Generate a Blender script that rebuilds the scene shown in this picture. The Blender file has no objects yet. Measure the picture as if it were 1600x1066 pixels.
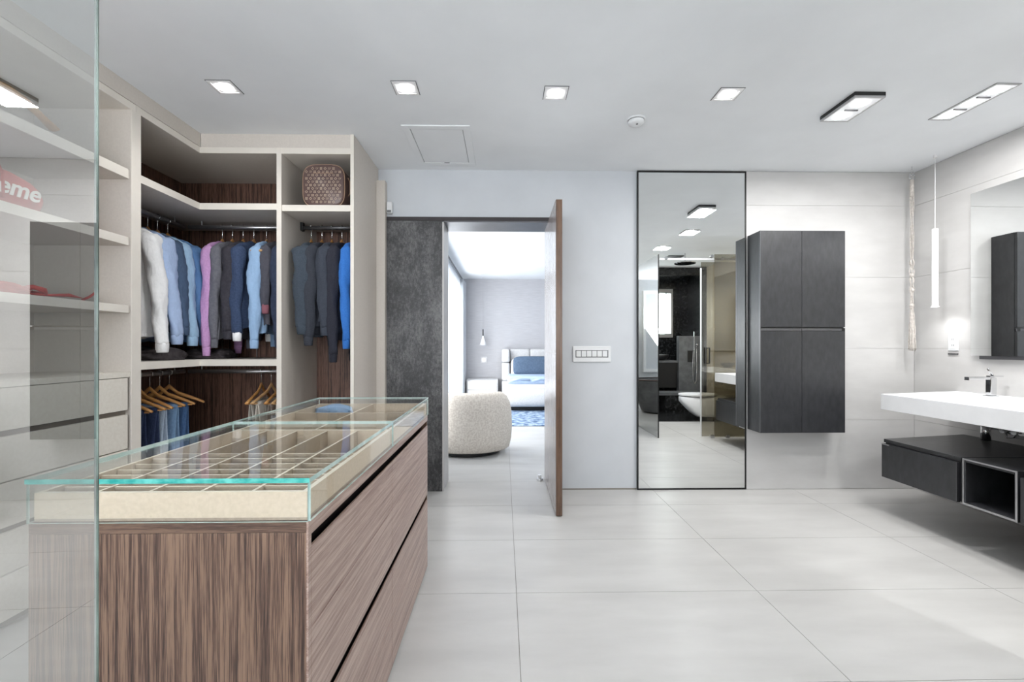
import bpy, bmesh, math, random
from mathutils import Vector, Matrix
random.seed(7)
S = bpy.context.scene
COL = S.collection
PI = math.pi

# ------------------------------------------------------------------ camera
cam_d = bpy.data.cameras.new('camera')
cam = bpy.data.objects.new('camera', cam_d); COL.objects.link(cam)
cam_d.sensor_width = 36.0
cam_d.lens = 711.0 * 36.0 / 1600.0
cam_d.shift_y = 8.0 / 1600.0
cam_d.clip_start = 0.02
cam.location = (0, 0, 1.2)
cam.rotation_euler = (PI / 2, 0, -math.atan(13 / 711.0))
S.camera = cam

# ------------------------------------------------------------------ world and light
S.view_settings.view_transform = 'Standard'
S.view_settings.look = 'None'
S.view_settings.exposure = 0.1
S.view_settings.gamma = 1.0
S.view_settings.use_curve_mapping = False
W = bpy.data.worlds.new('sky'); S.world = W; W.use_nodes = True
W.node_tree.nodes['Background'].inputs[0].default_value = (0.86, 0.93, 1.0, 1)
W.node_tree.nodes['Background'].inputs[1].default_value = 7.0

def light(name, kind, loc, power, rot=(0, 0, 0), size=None, col=(1, 1, 1), spot=None, blend=1.0, rad=None):
    d = bpy.data.lights.new(name, kind); d.energy = power; d.color = col
    if kind == 'AREA':
        d.shape = 'RECTANGLE'; d.size, d.size_y = size
    if kind == 'SPOT':
        d.spot_size = spot; d.spot_blend = blend
    if rad is not None: d.shadow_soft_size = rad
    o = bpy.data.objects.new(name, d); COL.objects.link(o)
    o.location = loc; o.rotation_euler = rot
    return o
# daylight through the windows of the room (behind the photographer), the bedroom and the wet room
light('window_light', 'AREA', (-0.7, -2.28, 1.52), 270, (PI / 2 + 1.12, 0, 0), (3.2, 1.65), (0.97, 0.985, 1.0))
light('bedroom_window_light', 'AREA', (-0.78, 7.0, 1.35), 105, (0, -PI / 2, 0), (2.3, 4.6), (0.96, 0.98, 1.0))
light('wet_room_window_light', 'AREA', (3.2, -1.52, 1.85), 6, (PI / 2, 0, 0), (0.3, 0.8), (0.92, 1.0, 0.97))

# ------------------------------------------------------------------ material helpers
def lin(c):
    return tuple(((v / 255) / 12.92 if v / 255 <= 0.04045 else ((v / 255 + 0.055) / 1.055) ** 2.4) for v in c) + (1,)

def new_mat(name):
    m = bpy.data.materials.new(name); m.use_nodes = True
    nt = m.node_tree
    return m, nt, nt.nodes['Principled BSDF']

def coords(nt, scale=(1, 1, 1)):
    tc = nt.nodes.new('ShaderNodeTexCoord'); mp = nt.nodes.new('ShaderNodeMapping')
    mp.inputs['Scale'].default_value = scale
    nt.links.new(tc.outputs['Object'], mp.inputs[0])
    return mp.outputs[0]

def noise(nt, vec, scale, detail=4, rough=0.55, dist=0.0):
    n = nt.nodes.new('ShaderNodeTexNoise')
    n.inputs['Scale'].default_value = scale; n.inputs['Detail'].default_value = detail
    n.inputs['Roughness'].default_value = rough; n.inputs['Distortion'].default_value = dist
    nt.links.new(vec, n.inputs['Vector'])
    return n.outputs['Fac']

def ramp(nt, fac, stops):
    r = nt.nodes.new('ShaderNodeValToRGB')
    e = r.color_ramp.elements
    while len(e) < len(stops): e.new(0.5)
    for k, (p, c) in enumerate(stops):
        e[k].position = p; e[k].color = lin(c)
    nt.links.new(fac, r.inputs[0])
    return r.outputs[0]

def bump(nt, p, fac, strength, dist=0.002):
    b = nt.nodes.new('ShaderNodeBump')
    b.inputs['Strength'].default_value = strength; b.inputs['Distance'].default_value = dist
    nt.links.new(fac, b.inputs['Height']); nt.links.new(b.outputs[0], p.inputs['Normal'])

def mat(name, c, rough=0.5, metal=0.0, c2=None, ns=8, sc=(1, 1, 1), bs=0.0, spec=None, lo=0.35, hi=0.65, detail=4, sheen=0):
    m, nt, p = new_mat(name)
    p.inputs['Base Color'].default_value = lin(c)
    p.inputs['Roughness'].default_value = rough; p.inputs['Metallic'].default_value = metal
    if spec is not None: p.inputs['Specular IOR Level'].default_value = spec
    if sheen: p.inputs['Sheen Weight'].default_value = sheen
    if c2 is None: c2 = tuple(max(0, v - 5) for v in c)
    f = noise(nt, coords(nt, sc), ns, detail)
    nt.links.new(ramp(nt, f, [(lo, c), (hi, c2)]), p.inputs['Base Color'])
    if bs: bump(nt, p, f, bs)
    return m

def wood(name, stops, sc, rough=0.4, scale=6.0, spec=0.5):
    """striped veneer: noise stretched along the grain"""
    m, nt, p = new_mat(name)
    v = coords(nt, sc)
    a = noise(nt, v, scale, 3, 0.6, 0.25)
    b = noise(nt, v, scale * 7, 3, 0.7)
    mx = nt.nodes.new('ShaderNodeMath'); mx.operation = 'MULTIPLY_ADD'
    nt.links.new(b, mx.inputs[0]); mx.inputs[1].default_value = 0.55
    ad = nt.nodes.new('ShaderNodeMath'); ad.operation = 'MULTIPLY'
    nt.links.new(a, ad.inputs[0]); ad.inputs[1].default_value = 0.55
    nt.links.new(ad.outputs[0], mx.inputs[2])
    nt.links.new(ramp(nt, mx.outputs[0], stops), p.inputs['Base Color'])
    p.inputs['Roughness'].default_value = rough
    p.inputs['Specular IOR Level'].default_value = spec
    bump(nt, p, mx.outputs[0], 0.15, 0.001)
    return m

def pane(name, tint, refl=None, ior=1.5, rough=0.0, boost=1.0):
    """architectural glass: tinted transparent + mirror reflection"""
    m = bpy.data.materials.new(name); m.use_nodes = True
    nt = m.node_tree; nt.nodes.clear()
    out = nt.nodes.new('ShaderNodeOutputMaterial'); mix = nt.nodes.new('ShaderNodeMixShader')
    t = nt.nodes.new('ShaderNodeBsdfTransparent'); t.inputs[0].default_value = (*tint, 1)
    g = nt.nodes.new('ShaderNodeBsdfGlossy'); g.inputs['Roughness'].default_value = rough
    g.inputs['Color'].default_value = (0.97, 0.98, 0.98, 1)
    if refl is None:
        # Schlick reflectance, the same from both sides of the pane
        f = nt.nodes.new('ShaderNodeLayerWeight'); f.inputs[0].default_value = 0.5
        pw = nt.nodes.new('ShaderNodeMath'); pw.operation = 'POWER'; pw.inputs[1].default_value = 4.2
        mu = nt.nodes.new('ShaderNodeMath'); mu.operation = 'MULTIPLY_ADD'; mu.use_clamp = True
        nt.links.new(f.outputs['Facing'], pw.inputs[0]); nt.links.new(pw.outputs[0], mu.inputs[0])
        mu.inputs[1].default_value = 0.20 * boost; mu.inputs[2].default_value = 0.035
        nt.links.new(mu.outputs[0], mix.inputs[0])
    else:
        mix.inputs[0].default_value = refl
    nt.links.new(t.outputs[0], mix.inputs[1]); nt.links.new(g.outputs[0], mix.inputs[2])
    nt.links.new(mix.outputs[0], out.inputs[0])
    return m

def emit(name, c, s):
    m = bpy.data.materials.new(name); m.use_nodes = True
    nt = m.node_tree; p = nt.nodes['Principled BSDF']
    p.inputs['Base Color'].default_value = (*c, 1)
    p.inputs['Emission Color'].default_value = (*c, 1); p.inputs['Emission Strength'].default_value = s
    return m

M = {}
M['paint'] = mat('wall_paint', (204, 208, 213), 0.7, ns=3)
M['ceiling'] = mat('ceiling_paint', (238, 241, 244), 0.75, ns=2)
M['tile'] = mat('floor_porcelain', (193, 192, 190), 0.32, c2=(182, 181, 179), ns=2.2, sc=(0.7, 2.4, 1), detail=8, spec=0.4)
M['grout'] = mat('grout', (140, 136, 130), 0.9)
M['wallgrout'] = mat('wall_grout', (184, 183, 181), 0.9)
M['walltile'] = mat('wall_porcelain', (203, 202, 201), 0.42, c2=(196, 195, 194), ns=3, sc=(1, 1, 3), detail=6)
M['beigetile'] = mat('beige_porcelain', (214, 205, 188), 0.45, c2=(204, 194, 176), ns=3, sc=(1, 1, 3), detail=6)
def slate():
    m, nt, p = new_mat('dark_slate_panel')
    v = coords(nt, (1.3, 1.3, 0.7))
    a = noise(nt, v, 2.4, 10, 0.7); b = noise(nt, v, 55, 8, 0.8)
    mm_ = nt.nodes.new('ShaderNodeMath'); mm_.operation = 'MULTIPLY_ADD'; mm_.inputs[1].default_value = 0.6
    hh = nt.nodes.new('ShaderNodeMath'); hh.operation = 'MULTIPLY'; hh.inputs[1].default_value = 0.5
    nt.links.new(b, hh.inputs[0]); nt.links.new(a, mm_.inputs[0]); nt.links.new(hh.outputs[0], mm_.inputs[2])
    nt.links.new(ramp(nt, mm_.outputs[0], [(0.40, (24, 24, 26)), (0.53, (62, 62, 64)), (0.68, (120, 120, 121))]), p.inputs['Base Color'])
    p.inputs['Roughness'].default_value = 0.5; bump(nt, p, mm_.outputs[0], 0.25)
    return m
M['slate'] = slate()
M['slate_edge'] = mat('slate_edge', (48, 42, 44), 0.5)
M['darkstone'] = mat('black_speckled_stone', (22, 23, 24), 0.18, c2=(70, 72, 72), ns=22, detail=8, lo=0.5, hi=0.8)
M['greystone'] = mat('grey_stone', (84, 86, 88), 0.35, c2=(104, 106, 108), ns=10, detail=8)
M['closet'] = mat('beige_textured_laminate', (212, 205, 197), 0.55, c2=(207, 200, 192), ns=90, sc=(1, 1, 1), bs=0.05)
M['closet_edge'] = mat('cream_edge_band', (230, 224, 215), 0.5)
M['drawer'] = mat('cream_lacquer', (230, 225, 215), 0.45, c2=(224, 218, 207), ns=60)
M['groove'] = mat('shadow_gap', (120, 112, 103), 0.7)
EB = [(0.38, (36, 25, 22)), (0.47, (66, 47, 40)), (0.54, (96, 73, 62)), (0.62, (126, 101, 86))]
M['ebony_back'] = wood('ebony_veneer_back', [(0.40, (40, 27, 23)), (0.5, (74, 51, 43)), (0.6, (122, 90, 76))], (14, 14, 0.35), 0.5)
M['ebony_end'] = wood('ebony_veneer_end', [(0.40, (32, 23, 20)), (0.47, (64, 46, 39)), (0.53, (90, 68, 57)), (0.61, (132, 106, 88))], (16, 16, 0.25), 0.42)
M['ebony_rail'] = wood('ebony_veneer_rail', [(0.36, (46, 34, 29)), (0.5, (84, 63, 53)), (0.64, (118, 94, 78))], (0.6, 16, 16), 0.42)
M['ebony_side_sheen'] = wood('ebony_veneer_side_sheen', [(0.34, (104, 78, 68)), (0.47, (140, 114, 103)), (0.56, (162, 138, 127)), (0.66, (184, 163, 152))], (13, 0.3, 17), 0.36, spec=0.6)  # same ebony as the end panel, paler: side sheen put into the colour
M['door_wood'] = wood('door_veneer', [(0.38, (58, 40, 30)), (0.5, (86, 62, 47)), (0.62, (112, 84, 64))], (12, 12, 0.4), 0.3, spec=0.7)
M['door_face_sheen'] = wood('door_veneer_sheen', [(0.36, (128, 118, 116)), (0.5, (146, 137, 135)), (0.64, (160, 152, 150))], (12, 12, 0.4), 0.22, spec=0.9)  # brown door veneer with its grey window reflection put into the colour
M['black_gap'] = mat('black_channel', (16, 13, 12), 0.5)
M['leather'] = mat('beige_leather_tray', (212, 195, 174), 0.6, c2=(203, 186, 164), ns=120, bs=0.05)
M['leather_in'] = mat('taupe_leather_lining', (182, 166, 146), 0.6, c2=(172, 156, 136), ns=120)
M['leather_lit_top'] = mat('cream_leather_lit_top', (238, 228, 210), 0.5)  # tray leather as lit from above, the light put into the colour
M['leather_floor'] = mat('taupe_leather_floor', (168, 152, 136), 0.7, c2=(156, 140, 124), ns=120)
M['glass'] = pane('clear_glass', (0.985, 0.992, 0.988), boost=1.6)
M['partglass'] = pane('coated_partition_glass', (0.80, 0.83, 0.82), refl=0.48)
M['edge'] = mat('teal_glass_edge', (104, 196, 186), 0.15, c2=(40, 150, 142), ns=60, sc=(0.6, 1, 1))
M['edge2'] = mat('pale_glass_edge', (206, 222, 218), 0.15, c2=(160, 190, 184), ns=14)
M['edge3'] = mat('grey_green_glass_edge', (66, 76, 72), 0.2, c2=(128, 142, 136), ns=5, sc=(1, 1, 3))
M['bronze_glass'] = pane('bronze_glass', (0.68, 0.655, 0.59), refl=0.12)
M['grey_glass'] = pane('grey_glass', (0.42, 0.41, 0.38), refl=0.6)
M['mirror'] = mat('mirror_silver', (238, 240, 240), 0.0, 1.0, c2=(238, 240, 240))
M['black'] = mat('black_frame', (20, 20, 21), 0.4)
M['cab'] = mat('black_oak_laminate', (40, 41, 44), 0.38, c2=(52, 53, 56), ns=30, sc=(1, 1, 0.4), detail=8, bs=0.05, spec=0.6)
M['cabtop'] = mat('black_laminate_top', (40, 41, 43), 0.3, c2=(54, 55, 57), ns=30, sc=(0.4, 1, 1), detail=8)
M['alu'] = mat('brushed_aluminium', (188, 188, 190), 0.35, 0.9)
M['alu_dark'] = mat('grey_metal_edge', (104, 104, 107), 0.4, 0.7)
M['chrome'] = mat('chrome', (225, 226, 228), 0.08, 1.0)
M['white'] = mat('white_solid_surface', (246, 247, 249), 0.3)
M['plastic'] = mat('white_plastic', (232, 234, 236), 0.4)
M['plastic2'] = mat('grey_slot', (120, 122, 124), 0.5)
M['lamp'] = emit('lamp_led', (1.0, 0.99, 0.97), 40)
M['lamp_soft'] = emit('lamp_diffuser', (0.50, 0.51, 0.52), 0.8)
M['lamp_white'] = mat('white_lamp_metal', (240, 240, 241), 0.3)
M['rope'] = mat('cotton_rope', (214, 208, 202), 0.9, c2=(186, 180, 174), ns=60, bs=0.4)
M['hanger'] = mat('hanger_maple', (222, 166, 102), 0.4, c2=(200, 142, 82), ns=12, sc=(1, 1, 8))
M['hanger_pale'] = mat('hanger_pale_beech', (214, 172, 122), 0.4, c2=(198, 152, 104), ns=12)
M['red'] = mat('red_nylon', (196, 42, 34), 0.6, c2=(166, 30, 26), ns=9, bs=0.4)
M['print_white'] = mat('white_print', (245, 243, 240), 0.6)
M['bagbrown'] = mat('brown_coated_canvas', (92, 72, 70), 0.35, c2=(106, 86, 82), ns=6)
M['bagprint'] = mat('tan_monogram_print', (186, 166, 146), 0.5)
M['bagtrim'] = mat('tan_leather_trim', (170, 140, 118), 0.5)
M['boucle'] = mat('cream_boucle', (232, 224, 213), 0.95, c2=(212, 202, 190), ns=60, bs=0.7, lo=0.4, hi=0.6)
M['boucle2'] = mat('cream_boucle_seat', (222, 212, 200), 0.95, c2=(190, 178, 164), ns=70, bs=1.0)
M['bedfab'] = mat('pale_grey_upholstery', (214, 213, 213), 0.8, c2=(202, 201, 201), ns=40, bs=0.2)
M['bedblue'] = mat('pale_blue_linen', (176, 194, 220), 0.85, c2=(160, 180, 208), ns=9)
M['pillowblue'] = mat('slate_blue_linen', (84, 102, 124), 0.85, c2=(72, 90, 112), ns=30)
M['rug'] = mat('blue_mottled_rug', (74, 100, 134), 0.95, c2=(170, 188, 208), ns=11, detail=10, lo=0.4, hi=0.62, bs=0.6)
M['bedwall'] = mat('grey_wallcovering', (190, 189, 192), 0.6, c2=(180, 179, 182), ns=12, sc=(0.4, 1, 6))
M['curtain'] = mat('grey_sheer_curtain', (196, 199, 204), 0.9)
def sheer():
    m = bpy.data.materials.new('white_sheer'); m.use_nodes = True
    nt = m.node_tree; nt.nodes.clear(); out = nt.nodes.new('ShaderNodeOutputMaterial'); mx = nt.nodes.new('ShaderNodeMixShader')
    a = nt.nodes.new('ShaderNodeBsdfDiffuse'); b = nt.nodes.new('ShaderNodeBsdfTranslucent')
    a.inputs[0].default_value = b.inputs[0].default_value = (.93, .94, .96, 1); mx.inputs[0].default_value = .6
    nt.links.new(a.outputs[0], mx.inputs[1]); nt.links.new(b.outputs[0], mx.inputs[2]); nt.links.new(mx.outputs[0], out.inputs[0])
    return m
M['curtain_white'] = sheer()
M['screen'] = emit('window_daylight_screen', (0.95, 0.98, 1.0), 1.7)
M['foliage'] = None
def foliage():
    m = bpy.data.materials.new('frosted_window_daylight'); m.use_nodes = True
    nt = m.node_tree; p = nt.nodes['Principled BSDF']
    f = noise(nt, coords(nt, (1, 1, 1)), 6, 8)
    c = ramp(nt, f, [(0.35, (150, 190, 160)), (0.55, (232, 244, 240))])
    nt.links.new(c, p.inputs['Base Color']); nt.links.new(c, p.inputs['Emission Color'])
    p.inputs['Emission Strength'].default_value = 1.0
    return m
M['foliage'] = foliage()

# ------------------------------------------------------------------ mesh builder
def wloc(o):
    v = Vector((0, 0, 0))
    while o: v += o.location; o = o.parent
    return v

class MB:
    def __init__(s): s.v = []; s.f = []; s.m = []; s.cur = 0
    def add(s, vs, fs):
        b = len(s.v); s.v += [tuple(x) for x in vs]
        for f in fs: s.f.append([b + i for i in f]); s.m.append(s.cur)
        return s
    def mt(s, k): s.cur = k; return s
    def box(s, x0, x1, y0, y1, z0, z1):
        if x0 > x1: x0, x1 = x1, x0
        if y0 > y1: y0, y1 = y1, y0
        if z0 > z1: z0, z1 = z1, z0
        return s.add([(x, y, z) for z in (z0, z1) for y in (y0, y1) for x in (x0, x1)],
                     [(0, 2, 3, 1), (4, 5, 7, 6), (0, 1, 5, 4), (2, 6, 7, 3), (0, 4, 6, 2), (1, 3, 7, 5)])
    def prism(s, pts, z0, z1):
        """pts counter-clockwise in xy"""
        n = len(pts)
        s.add([(x, y, z0) for x, y in pts] + [(x, y, z1) for x, y in pts],
              [tuple(reversed(range(n))), tuple(range(n, 2 * n))] + [(i, (i + 1) % n, n + (i + 1) % n, n + i) for i in range(n)])
        return s
    def loft(s, rings, cap=True, closed=True):
        n = len(rings[0]); b = []
        vs = [p for r in rings for p in r]; fs = []
        for k in range(len(rings) - 1):
            for i in range(n if closed else n - 1):
                j = (i + 1) % n
                fs.append((k * n + i, k * n + j, (k + 1) * n + j, (k + 1) * n + i))
        if cap:
            fs.append(tuple(reversed(range(n)))); fs.append(tuple(range((len(rings) - 1) * n, len(rings) * n)))
        return s.add(vs, fs)
    def tube(s, pts, r, n=8, cap=True, ry=None):
        pts = [Vector(p) for p in pts]; rs = r if isinstance(r, (list, tuple)) else [r] * len(pts)
        up = None; rings = []
        for k, p in enumerate(pts):
            t = (pts[min(k + 1, len(pts) - 1)] - pts[max(k - 1, 0)])
            t = t.normalized() if t.length > 1e-9 else Vector((0, 0, 1))
            if up is None:
                up = Vector((0, 0, 1)) if abs(t.z) < 0.9 else Vector((1, 0, 0))
            a = t.cross(up); a.normalize(); u = a.cross(t); u.normalize(); up = u
            e = ry if ry else 1.0
            rings.append([p + a * math.cos(2 * PI * i / n) * rs[k] + u * math.sin(2 * PI * i / n) * rs[k] * e for i in range(n)])
        return s.loft(rings, cap)
    def cyl(s, p0, p1, r, n=16, r2=None): return s.tube([p0, p1], [r, r if r2 is None else r2], n)
    def lathe(s, prof, c=(0, 0, 0), n=24, cap=True):
        return s.loft([[(c[0] + r * math.cos(2 * PI * i / n), c[1] + r * math.sin(2 * PI * i / n), c[2] + z) for i in range(n)] for r, z in prof], cap)
    def build(s, name, mats, parent=None, smooth=False, bev=0.0, sub=0, bseg=2):
        off = wloc(parent) if parent else Vector((0, 0, 0))
        me = bpy.data.meshes.new(name)
        me.from_pydata([(x - off.x, y - off.y, z - off.z) for x, y, z in s.v], [], s.f)
        mats = mats if isinstance(mats, (list, tuple)) else [mats]
        for m in mats: me.materials.append(m)
        me.polygons.foreach_set('material_index', s.m)
        me.update()
        if smooth: me.polygons.foreach_set('use_smooth', [True] * len(me.polygons))
        o = bpy.data.objects.new(name, me); COL.objects.link(o)
        if parent: o.parent = parent
        if bev:
            b = o.modifiers.new('b', 'BEVEL'); b.width = bev; b.segments = bseg; b.limit_method = 'ANGLE'; b.angle_limit = 0.7
        if sub:
            q = o.modifiers.new('s', 'SUBSURF'); q.levels = sub; q.render_levels = sub
        return o

def B(*a): return MB().box(*a)
def tag(o, label, cat, group=None, kind=None):
    if label: o['label'] = label
    if cat: o['category'] = cat
    if group: o['group'] = group
    if kind: o['kind'] = kind
    return o
def thing(name, loc, label, cat, group=None):
    o = bpy.data.objects.new(name, None); COL.objects.link(o); o.location = loc
    o.empty_display_size = 0.1
    return tag(o, label, cat, group)
def struct(o): o['kind'] = 'structure'; return o
def copy_tree(o, parent=None):
    c = o.copy(); COL.objects.link(c); c.parent = parent
    for ch in list(o.children): copy_tree(ch, c)
    return c

CH = 2.665          # ceiling height
YW = 3.79           # back wall
XR = 3.46           # right wall

# ------------------------------------------------------------------ setting: floor with its tiles
floor = struct(B(-3.0, 4.2, -2.6, 10.2, -0.12, -0.003).build('floor', M['grout']))
tw, td = 1.18, 0.605
tmesh = None
for i in range(-3, 4):
    for j in range(-7, 13):
        x0 = 0.062 + i * tw; y0 = 1.605 + j * td
        if j > 3 and (x0 + tw < -0.6): continue
        if tmesh is None:
            o = B(0.0012, tw - 0.0012, 0.0012, td - 0.0012, -0.01, 0).build('floor_tile', M['tile'], floor)
            tmesh = o.data
        else:
            o = bpy.data.objects.new('floor_tile', tmesh); COL.objects.link(o); o.parent = floor
        o.location = (x0, y0, 0)
# offset the grain per tile by world position
def world_coords_material(m):
    nt = m.node_tree
    for n in list(nt.nodes):
        if n.type == 'TEX_COORD':
            g = nt.nodes.new('ShaderNodeNewGeometry')
            for l in list(n.outputs['Object'].links):
                nt.links.new(g.outputs['Position'], l.to_socket)
for k in ('tile', 'walltile', 'beigetile', 'paint', 'closet'): world_coords_material(M[k])

struct(B(-3.0, 4.2, -2.6, 10.2, CH, CH + 0.12).build('ceiling', M['ceiling']))

# back wall: painted plaster with the door opening
YB = 4.07
w = MB()
w.box(-2.9, -0.505, YW, YB, 0, CH); w.box(-0.505, 0.432, YW, YB, 2.235, CH); w.box(0.432, 4.0, YW, YB, 0, CH)
struct(w.build('wall_back', M['paint']))
# tiled field of the back wall, right of the mirror
wt = struct(B(2.03, XR, YW - 0.012, YW - 0.002, 0, CH - 0.001).build('wall_back_tiled', M['wallgrout']))
zs = [0.002, 0.58, 1.18, 1.78, 2.38, CH - 0.002]
for a, b in ((2.03, XR),):
    for z0, z1 in zip(zs[:-1], zs[1:]):
        B(a + 0.001, b - 0.001, YW - 0.016, YW - 0.010, z0 + 0.001, z1 - 0.001).build('wall_tile', M['walltile'], wt)
# right wall with tiles
wr = struct(B(XR + 0.006, 4.1, 1.30, YW, 0, CH).build('wall_right', M['wallgrout']))
for a, b in ((1.30, 2.30), (2.30, YW - 0.016)):
    for z0, z1 in zip(zs[:-1], zs[1:]):
        B(XR, XR + 0.007, a + 0.001, b - 0.001, z0 + 0.001, z1 - 0.001).build('wall_tile', M['walltile'], wr)
# wet-room side wall (beige tiles) and the rest of the shell
wq = struct(B(3.756, 4.1, -2.5, 1.30, 0, CH).build('wall_right_wet_room', M['wallgrout']))
for a, b in ((-0.80, 0.0), (0.0, 1.2)):
    for z0, z1 in zip(zs[:-1], zs[1:]):
        B(3.75, 3.757, a + 0.001, b - 0.001, z0 + 0.001, z1 - 0.001).build('wall_tile', M['beigetile'], wq)
B(3.74, 3.757, -1.6, -0.80, 0, CH).build('stone_slab', M['darkstone'], wq)
struct(B(-2.9, 1.6, -2.6, -2.45, 0, CH).build('wall_rear', M['paint']))
struct(B(-2.9, -2.66, -2.6, YW, 0, CH).build('wall_left', M['paint']))
w3 = MB(); w3.box(-2.36, .96, -2.45, -2.38, .63, .70); w3.box(-2.36, .96, -2.45, -2.38, 2.35, 2.42)
for x in (-2.36, -1.3, -.24, .90): w3.box(x, x + .06, -2.45, -2.38, .70, 2.35)
struct(w3.build('window_3', M['plastic']))
# wet room rear wall with a window opening
w = MB()
wx0, wx1, wz0, wz1 = 2.62, 3.30, 1.44, 2.28
w.box(1.6, wx0, -1.75, -1.6, 0, CH); w.box(wx1, 4.1, -1.75, -1.6, 0, CH)
w.box(wx0, wx1, -1.75, -1.6, 0, wz0); w.box(wx0, wx1, -1.75, -1.6, wz1, CH)
struct(w.build('wall_wet_room_rear', M['darkstone']))
struct(B(1.45, 1.6, -2.6, -1.6, 0, CH).build('wall_wet_room_return', M['beigetile']))
win = MB()
t = 0.07
win.box(wx0 - .03, wx1 + .11, -1.6, -1.56, wz1, wz1 + t); win.box(wx0 - .03, wx1 + .11, -1.6, -1.56, wz0 - t, wz0)
win.box(wx1, wx1 + .11, -1.6, -1.56, wz0, wz1); win.box(wx0 - .03, wx0, -1.6, -1.56, wz0, wz1)
win_o = struct(win.build('window_2', M['alu'], bev=0.004))
B(wx0, wx1, -1.72, -1.70, wz0, wz1).build('pane', M['foliage'], win_o)

# slate surround of the doorway
ds = thing('door_surround', (-0.735, YW, 0), None, None); ds['kind'] = 'structure'; ds.name = 'trim_1'
B(-0.965, -0.507, YW - 0.022, YW - 0.001, 0.0, 2.235).build('slate_panel', M['slate'], ds)
B(-0.965, 0.482, YW - 0.022, YW - 0.001, 2.237, 2.268).build('head_strip', M['slate_edge'], ds)
B(0.434, 0.482, YW - 0.022, YW - 0.001, 0.0, 2.235).build('slate_strip', M['slate_edge'], ds)
ln = MB()
B(-0.507, -0.495, YW - 0.02, YB + 0.01, 0, 2.225).build('jamb_lining', M['walltile'], ds)
B(-0.495, 0.43, YW - 0.02, YB + 0.01, 2.225, 2.236).build('head_lining', M['alu_dark'], ds)
# white corner bead and beige filler strip between wardrobe and slate
struct(B(-1.036, -0.966, 3.72, YW, 0, 2.55).build('trim_2', M['closet'], bev=0.002))

# bedroom shell
struct(B(-0.9, 4.2, 9.92, 10.1, 0, CH).build('wall_bedroom_far', M['bedwall']))
struct(B(4.0, 4.2, YB, 9.92, 0, CH).build('wall_bedroom_right', M['paint']))
w = MB()
w.box(-1.05, -0.93, YB, 4.6, 0, CH); w.box(-1.05, -0.93, 9.4, 9.92, 0, CH); w.box(-1.05, -0.93, 4.6, 9.4, 2.5, CH)
struct(w.build('wall_bedroom_left', M['paint']))
w1 = MB(); w1.box(-1.0, -0.95, 4.6, 4.66, 0, 2.5); w1.box(-1.0, -0.95, 6.2, 6.27, 0, 2.5); w1.box(-1.0, -0.95, 7.8, 7.87, 0, 2.5); w1.box(-1.0, -0.95, 9.34, 9.4, 0, 2.5)
w1.box(-1.0, -0.95, 4.6, 9.4, 2.43, 2.5); w1.box(-1.0, -0.95, 4.6, 9.4, 0, 0.06)
wo = struct(w1.build('window_1', M['plastic'], bev=0.004))
B(-0.99, -0.985, 4.6, 9.4, 0.05, 2.45).build('pane', M['glass'], wo)

# baseline of the mirror strip on the tiled wall
struct(B(0.49, 1.11, YW - 0.004, YW, 0, 0.012).build('baseboard_back', M['grout']))

# ------------------------------------------------------------------ pivot door
dr = thing('door_1', (0.39, 4.0, 0), None, None); dr['kind'] = 'structure'
d = MB().box(0.368, 0.412, 3.19, 4.075, 0.006, 2.232)
B(0.368, 0.412, 3.19, 4.075, 0.006, 2.232).build('door_leaf', M['door_wood'], dr, bev=0.0015)
for z0, z1 in ((0.008, 1.145), (1.149, 2.23)):
    B(0.3655, 0.368, 3.195, 4.07, z0, z1).build('face_panel', M['door_face_sheen'], dr)
B(0.30, 0.3655, 3.50, 3.535, 0.02, 0.032)
ds_ = thing('door_stop', (0.322, 4.06, 0), 'small white floor door stop behind the open wooden door', 'door stop')
MB().cyl((0.322, 4.06, 0), (0.322, 4.06, 0.018), 0.03, 20).build('base', M['chrome'], ds_, smooth=False)
MB().cyl((0.322, 4.06, 0.018), (0.322, 4.06, 0.05), 0.016, 16).build('cap', M['plastic'], ds_)

# ------------------------------------------------------------------ wardrobe units
XF, XBk, YF, YBk = -2.09, -2.64, 3.17, 3.775
XD0, XD1 = -1.566, -1.533
# open shelving unit on the left
u = thing('shelving_unit', (-2.36, 1.6, 0), 'beige open shelving unit with cream drawers behind the glass partition', 'shelving')
B(XBk, XF, 2.592, 2.625, 0, 2.53).build('side_panel', M['closet'], u, bev=.001)
B(XBk, XF, 0.60, 0.633, 0, 2.53).build('side_panel', M['closet'], u, bev=.001)
B(XBk, XBk + .015, 0.633, 2.592, 0, 2.53).build('back_panel', M['closet'], u)
B(XBk, XF, 0.60, 2.625, 2.53, 2.57).build('top_panel', M['closet_edge'], u, bev=.001)
B(XBk, XF + .003, 0.60, YF, 2.572, CH).build('fascia', M['closet'], u)
for z0, z1 in ((2.135, 2.185), (1.763, 1.806), (1.386, 1.426)):
    B(XBk + .015, XF - .006, 0.634, 2.590, z0, z1).build('shelf', M['closet'], u, bev=.001)
    B(XF - .006, XF - .0, 0.634, 2.572, z0 - .001, z1 + .001).build('edge_band', M['closet_edge'], u)
B(XBk + .015, XF - .002, 0.634, 2.590, 1.027, 1.055).build('drawer_top', M['drawer'], u, bev=.001)
B(XBk + .02, XF - .03, 0.634, 2.590, 0.04, 1.026).build('drawer_carcass', M['groove'], u)
B(XBk + .02, XF - .05, 0.634, 2.590, 0.0, 0.04).build('plinth', M['groove'], u)
zz = [(1.024, 0.845), (0.818, 0.630), (0.624, 0.437), (0.411, 0.240), (0.234, 0.045)]
for y0, y1 in ((0.64, 1.60), (1.604, 2.574)):
    for z1, z0 in zz:
        B(XF - .028, XF - .004, y0, y1, z0, z1).build('drawer_front', M['drawer'], u, bev=.0015)
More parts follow.
